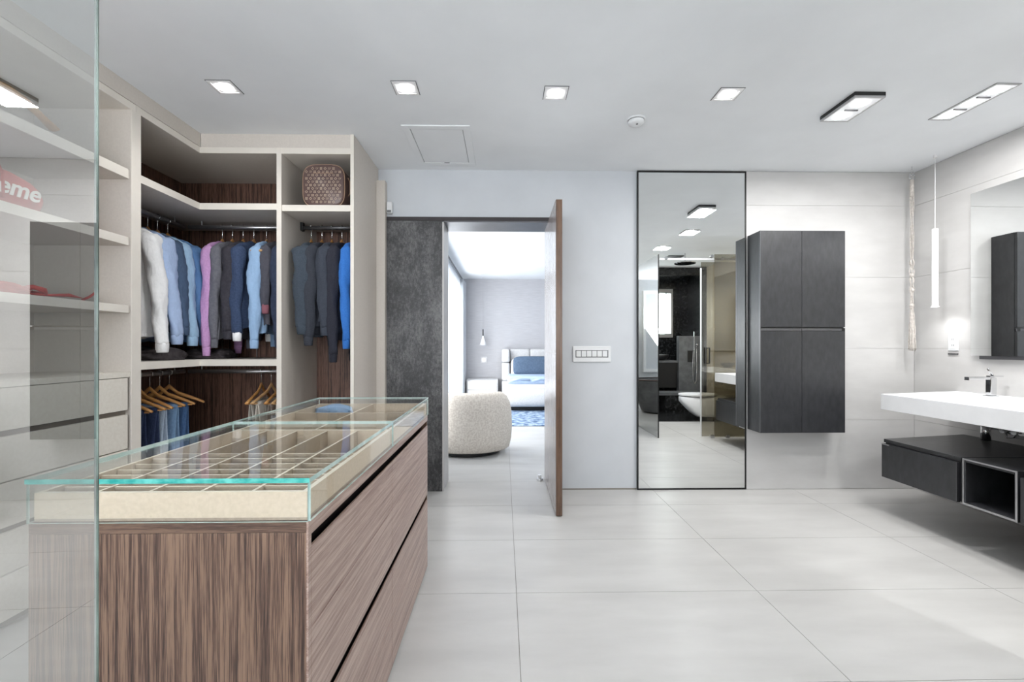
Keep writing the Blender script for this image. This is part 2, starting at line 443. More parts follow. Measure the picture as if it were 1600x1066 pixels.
# corner wardrobe (L shaped)
u = thing('corner_wardrobe', (-2.1, 3.4, 0), 'beige L-shaped corner wardrobe with dark wood back between shelving and hoodie bay', 'wardrobe')
B(XBk, XF, 2.627, 2.660, 0, 2.53).build('side_panel', M['closet'], u, bev=.001)
B(XF - .002, XF + .002, 2.594, 2.659, 0, 2.53).build('edge_band', M['closet_edge'], u)
B(XD0, XD0 + .016, YF, YBk, 0, 2.53).build('side_panel', M['closet'], u, bev=.001)
B(XBk, XBk + .015, 2.66, YBk, 0, 2.53).build('back_panel', M['ebony_back'], u)
B(XBk + .015, XD0, YBk - .015, YBk, 0, 2.53).build('back_panel', M['ebony_back'], u)
def lshape(z0, z1, name, m, e):
    pts = [(XBk + .015, 2.66), (XF - .004, 2.66), (XF - .004, YF + .004), (XD0, YF + .004), (XD0, YBk - .015), (XBk + .015, YBk - .015)]
    MB().prism(pts, z0, z1).build(name, m, u, bev=.001)
    b = MB(); b.box(XF - .004, XF, 2.66, YF + .004, z0, z1); b.box(XF - .004, XD0, YF, YF + .004, z0, z1)
    b.build('edge_band', e, u)
B(XD0 + .001, XD1, YF + .0, YBk, 2.531, 2.571).build('top_block', M['closet_edge'], u)
B(XBk, XF, 2.626, 2.66, 2.531, 2.571).build('top_block', M['closet_edge'], u)
lshape(2.53, 2.57, 'top_panel', M['closet'], M['closet_edge'])
lshape(2.141, 2.185, 'shelf', M['closet'], M['closet_edge'])
lshape(1.063, 1.108, 'shelf', M['closet'], M['closet_edge'])
lshape(0.04, 0.08, 'shelf', M['closet'], M['closet_edge'])
B(XF + .003, XD0, YF + .004, YF + .02, 2.572, CH).build('fascia', M['closet'], u)
def rail(p0, p1, parent, zt, n=2):
    b = MB(); b.tube([p0, p1], 0.015, 14); o = b.build('hanging_rail', M['alu'], parent, smooth=True)
    for k in range(n):
        f = 0.12 + 0.76 * k / max(1, n - 1)
        p = Vector(p0).lerp(Vector(p1), f)
        MB().cyl(p, (p.x, p.y, zt), 0.004, 8).build('rail_bracket', M['alu'], parent)
rail((-2.40, 2.665, 2.095), (-2.40, 3.46, 2.095), u, 2.141)
rail((-2.37, 3.47, 2.095), (XD0, 3.47, 2.095), u, 2.141)
rail((-2.40, 2.665, 1.010), (-2.40, 3.46, 1.010), u, 1.063)
rail((-2.37, 3.47, 1.010), (XD0, 3.47, 1.010), u, 1.063)
for x, z0, z1 in ((-2.02, 1.11, 1.25), (-2.30, 1.11, 1.25)):
    B(x, x + .006, YBk - .021, YBk - .015, z0, z1).build('joint_strip', M['alu'], u)
# hoodie bay
u = thing('narrow_wardrobe', (-1.3, 3.4, 0), 'narrow beige wardrobe bay with dark hoodies at the end of the run', 'wardrobe')
B(XD0 + .017, XD1, YF, YBk, 0, 2.53).build('side_panel', M['closet'], u, bev=.001)
B(XD0, XD1, YF - .003, YF, 0, 2.53).build('edge_band', M['closet_edge'], u)
B(-1.060, -1.037, YF, YW - .002, 0, CH).build('end_panel', M['closet'], u, bev=.001)
B(-1.060, -1.037, YF - .003, YF, 0, CH).build('edge_band', M['closet_edge'], u)
B(XD1, -1.060, YBk - .015, YBk, 0, 2.53).build('back_panel', M['ebony_back'], u)
B(XD1, -1.060, YF + .002, YBk, 2.53, 2.571).build('top_panel', M['closet_edge'], u)
B(XD0, -1.060, YF + .004, YF + .02, 2.572, CH).build('fascia', M['closet'], u)
B(XD1, -1.060, YF + .012, YBk - .015, 2.135, 2.178).build('shelf', M['closet'], u)
B(XD1, -1.060, YF + .006, YF + .012, 2.135, 2.178).build('edge_band', M['closet_edge'], u)
B(XD1, -1.060, YF + .012, YBk - .015, 0.04, 0.08).build('shelf', M['closet'], u)
MB().tube([(-1.531, 3.47, 2.095), (-1.062, 3.47, 2.095)], 0.015, 14).build('hanging_rail', M['alu_dark'], u, smooth=True)
B(-1.532, -1.512, 3.45, 3.49, 2.07, 2.134).build('rail_bracket', M['black'], u, bev=.003)
for x in (-1.09, -2.03):
    pass

# ------------------------------------------------------------------ hangers and clothes
def hanger_root(loc, rz, label, m, bar=False, hw=0.215):
    r = thing('clothes_hanger', loc, label, 'hanger')
    # local frame: u = x
    b = MB(); rings = []
    n = 17
    for k in range(n):
        q = -1 + 2 * k / (n - 1); a = abs(q)
        z = -0.138 - 0.080 * a ** 1.35 + 0.040 * math.exp(-(a / .15) ** 2)
        h = 0.017 - 0.008 * a if a < 0.9 else 0.008
        th = 0.0075 + 0.005 * a
        yb = 0.018 * a * a
        rings.append([(q * hw, yb + th * math.cos(t_), z + h * math.sin(t_)) for t_ in [2 * PI * i / 8 + PI / 8 for i in range(8)]])
    b.loft(rings)
    o = MB(); o.v = b.v; o.f = b.f; o.m = b.m
    r_loc = r.location.copy(); r.location = (0, 0, 0)
    o.build('shoulder_bar', m, r, smooth=True)
    pts = [(0, 0, -0.125), (0, 0, -0.035)]
    for k in range(10):
        a = -PI / 2 + (k / 9) * PI * 1.45
        pts.append((0.0195 * math.cos(a) * 1.0, 0, 0.0195 * math.sin(a) + 0.001))
    MB().tube(pts, 0.0030, 6).build('hook', M['chrome'], r, smooth=True)
    if bar:
        MB().cyl((-hw * .93, 0.015, -0.222), (hw * .93, 0.015, -0.222), 0.006, 10).build('trouser_bar', m, r, smooth=True)
    r.location = r_loc; r.rotation_euler = (0, 0, rz)
    return r

def fabric(name, c, v=10, ns=60, rough=0.9, bs=0.25):
    m = mat(name, c, rough, c2=tuple(max(0, min(255, k - v * 0.6)) for k in c), ns=ns, bs=0, detail=6)
    nt = m.node_tree; p = nt.nodes['Principled BSDF']
    bump(nt, p, noise(nt, coords(nt, (1.6, 1.6, .7)), 16, 3, .5, .8), .55, .012)
    return m

def garment(name, loc, rz, label, cat, group, m, m2=None, L=0.86, SL=0.80, hw=0.20, th=0.036, hood=False, seed=1, SR=0.043, hm=None, collar=True, hlabel=None, cuffm=None, flare=.015):
    rg = random.Random(seed); m2 = m2 or m
    L -= .05; SL -= .05
    hanger_root(loc, rz, hlabel or ('wooden hanger holding the ' + name_of(label)), hm or M['hanger'], hw=hw * (.92 if hm is None else 1.08))
    r = thing(name, (0, 0, 0), label, cat, group)
    N = 44; rings = []
    ph = [rg.uniform(0, 6.28) for _ in range(6)]
    lv = [(-0.070, .050, .030), (-0.073, .060, .032), (-0.082, .100, .034), (-0.098, .150, .036), (-0.122, .190, .037), (-0.160, .209, .040),
          (-0.22, .203, .045), (-0.30, .196, .05)] + [(-0.30 - (L - 0.30) * k / 9, .196 - .012 * math.sin(k / 9 * PI), .05) for k in range(1, 10)]
    for z, w_, t_ in lv:
        w_ = w_ * hw / 0.2; t_ = t_ * th / 0.036 * (0.8 if z > -.3 else 0.9)
        g = max(0, min(1, (-z - .15) / .4))
        ring = []
        for i in range(N):
            a = 2 * PI * i / N; ca, sa = math.cos(a), math.sin(a)
            x = w_ * (abs(ca) ** 0.85) * (1 if ca > 0 else -1)
            fold = g * (0.012 * math.sin(x * 42 + ph[0] + z * 3) + 0.008 * math.sin(x * 78 + ph[1] - z * 5) + .004 * math.sin(z * 25 + x * 20 + ph[4]))
            y = t_ * (abs(sa) ** 0.7) * (1 if sa > 0 else -1) + fold
            zz_ = z + (0.008 * math.sin(x * 30 + ph[2]) if z < -L + .01 else 0) + g * .002 * math.sin(a * 5)
            ring.append((x + g * .004 * math.sin(z * 40 + ph[3] + a * 3), y, zz_))
        rings.append(ring)
    MB().loft(rings, cap=False).build('torso', m, r, smooth=True)
    for s in (1, -1):
        pts = []; rr = []
        K = 34
        wob = rg.uniform(-.014, .014)
        sl = SL + rg.uniform(-.02, .02)
        for k in range(K):
            f = k / (K - 1)
            x = s * (hw * 0.90 + flare * f + 0.008 * math.sin(f * PI * .8) + .002 * math.sin(f * 12 + ph[2]))
            y = wob * f + 0.005 * math.sin(f * 7 + ph[1] + s) - 0.0
            z = -0.128 - (sl - .063) * f
            pts.append((x, y, z)); rr.append((SR * (0.5 if k == 0 else .9 if k == 1 else 1) * (1.24 - 0.52 * f)) * (1 + (.02) * math.sin(f * 31 + ph[0]) + .03 * math.sin(f * 67 + ph[3])))
        b = MB(); rings = []
        NN = 18
        for p, q in zip(pts, rr):
            rings.append([(p[0] + q * .82 * math.cos(a) * (1 + .13 * math.sin(3 * a + p[2] * 14 + ph[5]) + .05 * math.sin(5 * a - p[2] * 40)), p[1] + q * 1.05 * math.sin(a) * (1 + .13 * math.sin(2 * a + p[2] * 23 + ph[4])),
                           p[2] + .006 * math.sin(2 * a)) for a in [2 * PI * i / NN for i in range(NN)]])
        sleeve = MB().loft(rings).build('sleeve', m, r, smooth=True)
        p, q = pts[-1], rr[-1]
        cr = [(q * .86, 0.01), (q * 1.0, 0.0), (q * 1.0, -0.02), (q * .92, -0.055), (q * .82, -0.058)]
        rings = [[(p[0] + a_ * .85 * math.cos(t), p[1] + a_ * math.sin(t), p[2] + z_) for t in [2 * PI * i / 16 for i in range(16)]] for a_, z_ in cr]
        MB().loft(rings).build('cuff', cuffm or m2, sleeve, smooth=True)
    if hood:
        rings = []
        for k in range(9):
            f = k / 8; a = f * PI
            rings.append([(.085 * math.cos(t) * (math.sin(a) * .9 + .1), .03 + .055 * math.sin(t) * (math.sin(a) * .8 + .2) - .01, -0.082 - .10 * f + .01 * math.sin(t * 2)) for t in [2 * PI * i / 16 for i in range(16)]])
        MB().loft(rings).build('hood', m, r, smooth=True)
        MB().loft([[(w_ * math.cos(t), th * 1.15 * math.sin(t), z_) for t in [2 * PI * i / 24 for i in range(24)]] for w_, z_ in ((hw * .99, -L + .002), (hw * 1.0, -L - .03), (hw * .95, -L - .05))], cap=False).build('waistband', m2, r, smooth=True)
    elif collar:
        rings = []
        for w_, t_, z_ in ((.062, .036, -0.092), (.050, .028, -0.068), (.054, .032, -0.064), (.074, .046, -0.096), (.070, .043, -.098)):
            rings.append([(w_ * math.cos(t), t_ * math.sin(t), z_ - .012 * (1 if math.sin(t) < -.6 else 0)) for t in [2 * PI * i / 20 for i in range(20)]])
        MB().loft(rings, cap=False).build('collar', m2, r, smooth=True)
        pk = MB()
        for k in range(12):
            z0 = -.11 - (L - .13) * k / 12; z1 = -.11 - (L - .13) * (k + 1) / 12
            pk.box(-.014, .014, -th * 1.28, -th * 1.2, z1, z0)
        pk.build('placket', m2, r)
    r.location = (loc[0], loc[1], loc[2] - .05); r.rotation_euler = (0, 0, rz)
    return r
def name_of(l):
    return l.split(' hanging')[0].split(' on ')[0]

F_ = dict(
    white=fabric('white_cotton', (250, 250, 251)), sky=fabric('light_blue_cotton', (172, 192, 226)), slateb=fabric('slate_blue_cotton', (72, 92, 120)),
    pale=fabric('pale_denim', (160, 192, 222)), mid=fabric('mid_blue_cotton', (98, 138, 186)), lilac=fabric('lilac_cotton', (206, 160, 208), 20, 90),
    char=fabric('charcoal_cotton', (62, 60, 68), 18), grey=fabric('grey_melange', (112, 112, 120), 20), denim=fabric('dark_denim', (62, 78, 108), 24, 90),
    light=fabric('light_wash_blue', (158, 190, 226)), dgrey=fabric('dark_grey_wool', (82, 82, 92)), navy=fabric('dark_navy_knit', (52, 62, 86), 14),
    maroon=fabric('rose_cuff', (150, 96, 108)), hood1=fabric('slate_fleece', (66, 76, 88), 16, 120), hood2=fabric('charcoal_fleece', (56, 60, 70), 14, 120),
    hood3=fabric('graphite_fleece', (62, 68, 80), 14, 120), hood4=fabric('ink_fleece', (44, 46, 58), 12, 120), royal=fabric('bright_blue_fleece', (58, 124, 208), 16, 120),
    jean1=fabric('indigo_denim', (48, 62, 96), 20, 90), jean2=fabric('light_denim', (178, 194, 214), 26, 60), jean3=fabric('washed_denim', (128, 160, 196), 26, 60),
    jean4=fabric('blue_denim', (76, 108, 152), 22, 60), stone=fabric('stone_chino', (204, 198, 190), 14, 40), ecru=fabric('ecru_chino', (222, 214, 204), 12, 40),
    patt=fabric('dark_paisley_cloth', (34, 28, 30), -50, 30), taupe=fabric('taupe_chino', (170, 156, 146), 14, 40))
G1 = None
# left rail: shoulders run along X
garment('shirt', (-2.42, 2.94, 2.095), 0.05, 'white long-sleeved shirt hanging first on the left rail', 'shirt', None, F_['white'], L=.84, SL=.80, seed=3, hw=.185, flare=.075, SR=.054)
garment('shirt', (-2.41, 3.045, 2.095), -0.04, 'light blue shirt hanging just behind the white one', 'shirt', None, F_['sky'], L=.84, SL=.75, seed=4, hw=.185, flare=.075, SR=.054)
garment('shirt', (-2.41, 3.125, 2.095), 0.03, 'slate blue shirt hanging on the left rail between two pale blue ones', 'shirt', None, F_['slateb'], L=.80, SL=.70, seed=5, hw=.185, flare=.075, SR=.054)
garment('shirt', (-2.405, 3.205, 2.095), -0.05, 'pale denim shirt hanging behind the slate blue shirt in the corner', 'shirt', None, F_['pale'], L=.86, SL=.76, seed=6, hw=.185, flare=.075, SR=.054)
garment('shirt', (-2.40, 3.295, 2.095), 0.02, 'mid blue shirt hanging last on the left rail by the corner', 'shirt', None, F_['mid'], L=.86, SL=.78, seed=8, hw=.185, flare=.075, SR=.054)
# back rail: shoulders run along Y
R9 = PI / 2
yr = 3.47
garment('shirt', (-2.12, yr, 2.095), R9 + .06, 'lilac shirt hanging first on the back rail', 'shirt', None, F_['lilac'], L=.83, SL=.83, seed=11, th=.028, SR=.036)
garment('shirt', (-2.045, yr, 2.095), R9 - .04, 'grey marled shirt hanging behind the sleeve of the lilac shirt', 'shirt', None, F_['grey'], L=.84, SL=.78, seed=12, th=.03, SR=.035)
garment('jacket', (-1.965, yr, 2.095), R9 + .05, 'charcoal button jacket hanging between lilac shirt and dark denim', 'jacket', None, F_['char'], L=.78, SL=.74, seed=13, th=.042, SR=.044)
garment('shirt', (-1.885, yr, 2.095), R9 - .10, 'dark denim shirt hanging left of the light blue shirt', 'shirt', None, F_['denim'], cuffm=F_['white'], L=.76, SL=.73, seed=14)
garment('shirt', (-1.79, yr, 2.095), R9 + .12, 'light wash blue shirt hanging on a pale hanger on the back rail', 'shirt', None, F_['light'], L=.80, SL=.77, seed=15, hm=M['hanger_pale'])
garment('cardigan', (-1.70, yr, 2.095), R9 - .03, 'dark grey cardigan with rose cuffs hanging right of the light blue shirt', 'cardigan', None, F_['dgrey'], cuffm=F_['maroon'], L=.74, SL=.55, seed=16, hm=M['hanger_pale'], th=.028, SR=.034)
garment('sweater', (-1.625, yr, 2.095), R9 + .04, 'dark navy sweater hanging last against the wardrobe divider', 'sweater', None, F_['navy'], L=.80, SL=.79, seed=17, collar=False, th=.032)
# hoodie bay
for x, ln_, slv, key, lab, sd, rz, sr in ((-1.455, .70, .70, 'hood1', 'slate grey hoodie hanging first in the narrow bay', 21, .10, .058),
                          (-1.375, .76, .78, 'hood2', 'charcoal hoodie hanging second in the narrow bay', 22, -.02, .046),
                          (-1.30, .72, .70, 'hood3', 'graphite hoodie hanging in the middle of the narrow bay', 23, .06, .046),
                          (-1.225, .80, .88, 'hood4', 'ink coloured hoodie with the longest sleeve, left of the bright blue one', 24, -.03, .042)):
    garment('hoodie', (x, yr, 2.095), R9 + rz, lab, 'hoodie', None, F_[key], L=ln_, SL=slv, hood=True, seed=sd, SR=sr, th=.040, hlabel='wooden hanger holding the ' + lab.split(' hanging')[0].split(' with')[0])
garment('hoodie', (-1.135, yr, 2.095), R9, 'bright blue hoodie hanging against the wardrobe end panel', 'hoodie', None, F_['royal'], L=.76, SL=.80, hood=True, seed=25, SR=.036, th=.034)

# trousers folded over hangers
def trousers(loc, rz, label, m, L=.62, w=.16, seed=0, hm=None, uoff=0.0):
    rg = random.Random(seed)
    hanger_root(loc, rz, 'wooden hanger holding the ' + label.split(' folded')[0], hm or M['hanger'], bar=True)
    r = thing('trousers', (0, 0, 0), label, 'trousers')
    ph = rg.uniform(0, 6)
    def half(side, ln, name):
        rings = []
        K = 13
        for k in range(K):
            f = k / (K - 1); z = -0.160 - ln * f
            sp = 0.005 + 0.020 * min(1, f * 2.0)
            ring = []
            for i in range(20):
                a = 2 * PI * i / 20
                x = uoff + w * (1 - .10 * f) * math.cos(a)
                y = 0.015 + side * sp + side * 0.0 + 0.011 * math.sin(a) * (1 + .4 * f) + f * (0.006 * math.sin(x * 38 + ph + side) + .004 * math.sin(z * 24 + x * 30))
                ring.append((x, y, z))
            rings.append(ring)
        MB().loft(rings).build(name, m, r, smooth=True)
        rr = [[(x, (y - .015) * 1.06 + .015, z) for x, y, z in rings[-1]], [(x * 1.01, (y - .015) * 1.07 + .015, z - .02) for x, y, z in rings[-1]]]
        MB().loft(rr).build('hem' if side > 0 else 'waistband', m, r, smooth=True)
    half(1, L, 'trouser_leg'); half(-1, L * .9, 'trouser_leg')
    # rounded fold over the bar
    b = MB(); rings = []
    for k in range(9):
        f = k / 8; x = uoff + (-1 + 2 * f) * w * .97
        rings.append([(x, 0.015 + 0.018 * math.cos(t), -0.172 + 0.017 * math.sin(t)) for t in [2 * PI * i / 12 for i in range(12)]])
    b.loft(rings).build('fold', m, r, smooth=True)
    r.location = (loc[0], loc[1], loc[2] - .05); r.rotation_euler = (0, 0, rz)
ZL = 1.010
for k, (y, key, lab) in enumerate(((2.86, 'jean1', 'indigo jeans folded over a hanger nearest the shelving unit'), (2.95, 'jean1', 'dark indigo jeans folded over the second hanger of the lower rail'),
                                   (3.04, 'jean2', 'light blue jeans folded over a hanger on the lower left rail'), (3.13, 'jean3', 'washed blue jeans folded over a hanger behind the light blue jeans'),
                                   (3.22, 'jean4', 'mid blue jeans folded over the last hanger before the corner'))):
    trousers((-2.40, y, ZL), [-.06, .05, -.08, .06, .12][k], lab, F_[key], seed=k, L=.56 if k != 2 else .66, uoff=.02, w=.155)
hanger_root((-2.40, 3.31, ZL), .22, 'empty wooden hanger on the lower rail nearest the corner', M['hanger'])
for k, (x, key, lab) in enumerate(((-1.83, 'stone', 'stone coloured chinos folded over the leftmost hanger of the lower back rail'), (-1.755, 'ecru', 'ecru chinos folded over a hanger right of the stone ones'),
                                   (-1.685, 'taupe', 'taupe trousers folded over a hanger on the lower back rail'), (-1.62, 'stone', 'pale trousers folded over a hanger touching the wardrobe divider'))):
    trousers((x, yr, ZL), R9 + [.12, -.05, .07, .0][k], lab, F_[key], seed=30 + k, L=.5, hm=M['hanger'] if k % 2 == 0 else M['hanger_pale'])

# folded dark cloth on lower shelf in the corner
def lumpy(name, c, size, parent=None, m=None, seed=1, sub=1, nx=14, ny=10, taper=.5, amp=.01):
    rg = random.Random(seed); ph = [rg.uniform(0, 6) for _ in range(4)]
    rings = []
    for k in range(9):
        f = k / 8; z = size[2] * (f)
        s_ = (1 - taper * max(0, f - .5) ** 1.5) if f < 1 else .55
        if k == 0: s_ = .97
        rings.append([(c[0] + size[0] / 2 * s_ * (abs(math.cos(a)) ** .55) * (1 if math.cos(a) > 0 else -1) + amp * math.sin(5 * a + ph[0] + k),
                       c[1] + size[1] / 2 * s_ * (abs(math.sin(a)) ** .55) * (1 if math.sin(a) > 0 else -1) + amp * math.sin(4 * a + ph[1] + k * 1.3),
                       c[2] + z * (1 + .25 * math.sin(2 * a + ph[2]) * (f > .6))) for a in [2 * PI * i / 36 for i in range(36)]])
    return MB().loft(rings).build(name, m, parent, smooth=True)
s_ = lumpy('folded_clothes', (-2.30, 3.02, 1.109), (.34, .26, .075), m=F_['patt'], seed=4)
tag(s_, 'dark patterned clothes folded on the shelf under the blue shirts', 'clothes')
s_ = lumpy('folded_clothes', (-2.16, 3.40, 1.109), (.28, .26, .06), m=F_['patt'], seed=9)
tag(s_, 'dark patterned clothes folded on the shelf under the lilac shirt', 'clothes')

# ------------------------------------------------------------------ red duffel bag, red pouch, hanger on the shelves
zb = 1.806
bag = thing('duffel_bag', (-2.33, 1.93, zb), 'red duffel bag with white lettering on the shelf behind the glass', 'bag')
rings = []
for k in range(15):
    f = k / 14; y = 1.66 + .53 * f
    e = math.sin(min(1, min(f, 1 - f) * 5 + .18) * PI / 2)
    zt = (.205 - .05 * f) * (e * .5 + .5) + .006 * math.sin(f * 20)
    rings.append([(-2.33 + .185 * (e * .25 + .75) * (abs(math.cos(a)) ** .5) * (1 if math.cos(a) > 0 else -1), y + .01 * math.sin(3 * a),
                   zb + .003 + zt / 2 + zt / 2 * (abs(math.sin(a)) ** .6) * (1 if math.sin(a) > 0 else -1)) for a in [2 * PI * i / 28 for i in range(28)]])
MB().loft(rings).build('bag_body', M['red'], bag, smooth=True)
MB().tube([(-2.15 + .0, 1.80, zb + .15), (-2.145, 1.82, zb + .20), (-2.16, 1.87, zb + .245), (-2.18, 1.93, zb + .235), (-2.165, 1.975, zb + .19), (-2.145, 1.985, zb + .13)], .009, 8).build('handle', M['red'], bag, smooth=True)
MB().tube([(-2.142, 1.985, zb + .14), (-2.140, 1.985, zb + .03)], .006, 6).build('strap', M['red'], bag, smooth=True)
MB().tube([(-2.3, 1.68, zb + .205), (-2.3, 1.9, zb + .196), (-2.3, 2.15, zb + .150)], .004, 6).build('zip', M['black'], bag)
def text_mesh(s, size, mtx, name, m, parent, ext=.0008, shear=.0):
    c = bpy.data.curves.new(name, 'FONT'); c.body = s; c.size = size; c.extrude = ext; c.shear = shear; c.offset = size * .018
    o = bpy.data.objects.new(name, c); COL.objects.link(o)
    bpy.context.view_layer.update()
    me = bpy.data.meshes.new_from_object(o.evaluated_get(bpy.context.evaluated_depsgraph_get()))
    COL.objects.unlink(o); bpy.data.objects.remove(o)
    me.transform(mtx)
    if parent: me.transform(Matrix.Translation(-wloc(parent)))
    me.materials.clear(); me.materials.append(m)
    q = bpy.data.objects.new(name, me); COL.objects.link(q); q.parent = parent
    return q
mt = Matrix(((0, 0, 1, -2.143), (1, 0, 0, 1.765), (0, 1, 0, zb + .055), (0, 0, 0, 1)))
text_mesh('Supreme', .105, mt, 'lettering', M['print_white'], bag, shear=.25, ext=.002)

zb = 1.427
pch = thing('red_pouch', (-2.3, 2.0, zb), 'crumpled red pouch with straps on the lower shelf behind the glass', 'bag')
lumpy('pouch_body', (-2.27, 1.93, zb), (.24, .42, .05), pch, M['red'], seed=2, amp=.012)
MB().tube([(-2.2, 2.10, zb + .03), (-2.17, 2.14, zb + .045), (-2.15, 2.17, zb + .035), (-2.17, 2.2, zb + .02), (-2.2, 2.16, zb + .02)], .012, 8).build('strap', M['red'], pch, smooth=True)
MB().tube([(-2.18, 2.13, zb + .015), (-2.17, 2.22, zb + .017), (-2.16, 2.30, zb + .026), (-2.15, 2.36, zb + .018)], [.006, .010, .014, .004], 8, ry=.6).build('strap', M['red'], pch, smooth=True)
MB().tube([(-2.16, 2.37, zb + .008), (-2.14, 2.395, zb + .03), (-2.13, 2.41, zb + .05), (-2.135, 2.43, zb + .035)], .006, 8).build('strap', M['red'], pch, smooth=True)

hg = thing('clothes_hanger', (-2.2, 2.0, 2.186), 'wooden hanger lying on the topmost shelf behind the glass', 'hanger')
pts = [(-2.2, 1.97, 2.345), (-2.2, 2.05, 2.345), (-2.2, 2.13, 2.325), (-2.2, 2.20, 2.295), (-2.2, 2.27, 2.26)]
MB().tube(pts, [.016, .024, .026, .020, .026], 10, ry=.5).build('shoulder_bar', M['hanger_pale'], hg, smooth=True)
MB().tube([(-2.2, 1.70, 2.21), (-2.2, 1.80, 2.28), (-2.2, 1.97, 2.345)], [.02, .016, .012], 10, ry=.6).build('shoulder_bar', M['hanger_pale'], hg, smooth=True)
MB().tube([(-2.2, 1.97, 2.34), (-2.2, 1.99, 2.27), (-2.2, 1.97, 2.205), (-2.2, 1.93, 2.19), (-2.2, 1.90, 2.21)], .003, 6).build('hook', M['chrome'], hg, smooth=True)

# ------------------------------------------------------------------ monogram bag
zb = 2.1785
cx, cz, bw, bh = -1.268, zb + .152, .146, .150
mb_ = thing('vanity_case', (cx, 3.32, zb), 'brown monogrammed travel case on the shelf above the hoodies', 'bag')
def sup(w_, h_, n=40, p=.50):
    return [(w_ * (abs(math.cos(a)) ** p) * (1 if math.cos(a) > 0 else -1), h_ * (abs(math.sin(a)) ** p) * (1 if math.sin(a) > 0 else -1)) for a in [2 * PI * i / n for i in range(n)]]
rings = []
for y, k in ((3.22, .90), (3.225, .96), (3.235, 1.0), (3.40, 1.0), (3.42, .97), (3.425, .92)):
    rings.append([(cx + x * k, y, cz + z * k) for x, z in sup(bw, bh)])
MB().loft([list(reversed(r)) for r in rings]).build('case_body', M['bagbrown'], mb_, smooth=True)
for y in (3.232, 3.41):
    MB().tube([(cx + x * 1.005, y, cz + z * .99) for x, z in sup(bw, bh)] + [(cx + bw * 1.005, y, cz)], .0032, 6).build('piping', M['bagtrim'], mb_, smooth=True)
MB().tube([(cx - .07, 3.2185, cz + .085), (cx + .07, 3.2185, cz + .085)], .0018, 6).build('pocket_seam', M['bagtrim'], mb_)
MB().tube([(cx + bw + .002, 3.30, cz + .08), (cx + bw + .016, 3.30, cz + .05), (cx + bw + .016, 3.30, cz - .03), (cx + bw + .002, 3.30, cz - .05)], .004, 8).build('side_handle', M['bagtrim'], mb_, smooth=True)
pr = MB()
yp0, yp1 = 3.2186, 3.2202
def quatre(x, z, r):
    for k in range(4):
        a = k * PI / 2 + PI / 4
        c_ = (x + r * .62 * math.cos(a), z + r * .62 * math.sin(a))
        pts = [(c_[0] + r * .40 * math.cos(t), c_[1] + r * .40 * math.sin(t)) for t in [2 * PI * i / 6 for i in range(6)]]
        pr.add([(p, yp0, q) for p, q in pts], [tuple(range(6))])
def diamond(x, z, r):
    o = [(x, z + r), (x + r, z), (x, z - r), (x - r, z)]; i_ = [(x, z + r * .6), (x + r * .6, z), (x, z - r * .6), (x - r * .6, z)]
    pr.add([(p, yp0, q) for p, q in o + i_], [(0, 1, 5, 4), (1, 2, 6, 5), (2, 3, 7, 6), (3, 0, 4, 7)])
lv = []
for i in range(-5, 6):
    for j in range(-5, 6):
        x = cx + i * .029 + (.0145 if j % 2 else 0); z = cz + j * .0235
        if abs(x - cx) > .12 or abs(z - cz) > .125 or (abs(x - cx) > .09 and abs(z - cz) > .10): continue
        k = (i + 2 * (j % 2) + (j // 2)) % 3
        if k == 0: quatre(x, z, .0105)
        elif k == 1: diamond(x, z, .0105)
        else: lv.append((x, z))
pr.build('monogram_print', M['bagprint'], mb_)['kind'] = 'stuff'
mm = None
allv = MB()
c = bpy.data.curves.new('t', 'FONT'); c.body = 'LV'; c.size = .021; c.extrude = .0; c.space_character = .62
o = bpy.data.objects.new('t', c); COL.objects.link(o); bpy.context.view_layer.update()
me = bpy.data.meshes.new_from_object(o.evaluated_get(bpy.context.evaluated_depsgraph_get())); COL.objects.unlink(o); bpy.data.objects.remove(o)
vv = [tuple(v.co) for v in me.vertices]; ff = [tuple(p.vertices) for p in me.polygons]
for x, z in lv: allv.add([(x + a - .008, yp0, z + b - .006) for a, b, _ in vv], ff)
allv.build('monogram_letters', M['bagprint'], mb_)['kind'] = 'stuff'

# ------------------------------------------------------------------ island with glass display top
IX0, IX1, IY0, IY1 = -0.992, -0.412, 0.968, 2.47
isl = thing('wardrobe_island', ((IX0 + IX1) / 2, (IY0 + IY1) / 2, 0), 'ebony veneered wardrobe island with drawers, beige divided trays under glass', 'island')
B(IX0 + .012, IX1 - .035, IY0 + .015, IY1 - .013, 0.03, 0.80).build('carcass', M['black_gap'], isl)
B(IX0 + .03, IX1 - .03, IY0 + .02, IY1 - .03, 0.0, 0.03).build('plinth', M['black_gap'], isl)
B(IX0, IX1 - .0045, IY0, IY0 + .012, 0.012, 0.806).build('end_panel', M['ebony_end'], isl, bev=.0008)
B(IX0, IX1 - .0045, IY0, IY0 + .012, 0.8065, 0.8295).build('front_rail', M['ebony_rail'], isl, bev=.0008)
B(IX0, IX1 - .023, IY0 + .0125, IY1, 0.806, 0.829).build('top_board', M['ebony_side_sheen'], isl, bev=.0008)
B(IX1 - .022, IX1 - .0045, IY0 + .0122, IY0 + .0148, 0.012, 0.806).build('corner_edge', M['ebony_side_sheen'], isl)
B(IX1 - .0043, IX1, IY0, IY0 + .0148, 0.012, 0.8295).build('corner_edge', M['ebony_side_sheen'], isl)
B(IX0, IX1 - .002, IY1 - .012, IY1, 0.012, 0.806).build('end_panel', M['ebony_end'], isl)
B(IX0, IX0 + .012, IY0 + .012, IY1 - .012, 0.012, 0.806).build('side_panel', M['ebony_end'], isl)
YS = 1.690
B(IX1 - .022, IX1, IY0 + .0150, IY1 - .0005, 0.798, 0.8295).build('side_rail', M['ebony_side_sheen'], isl)
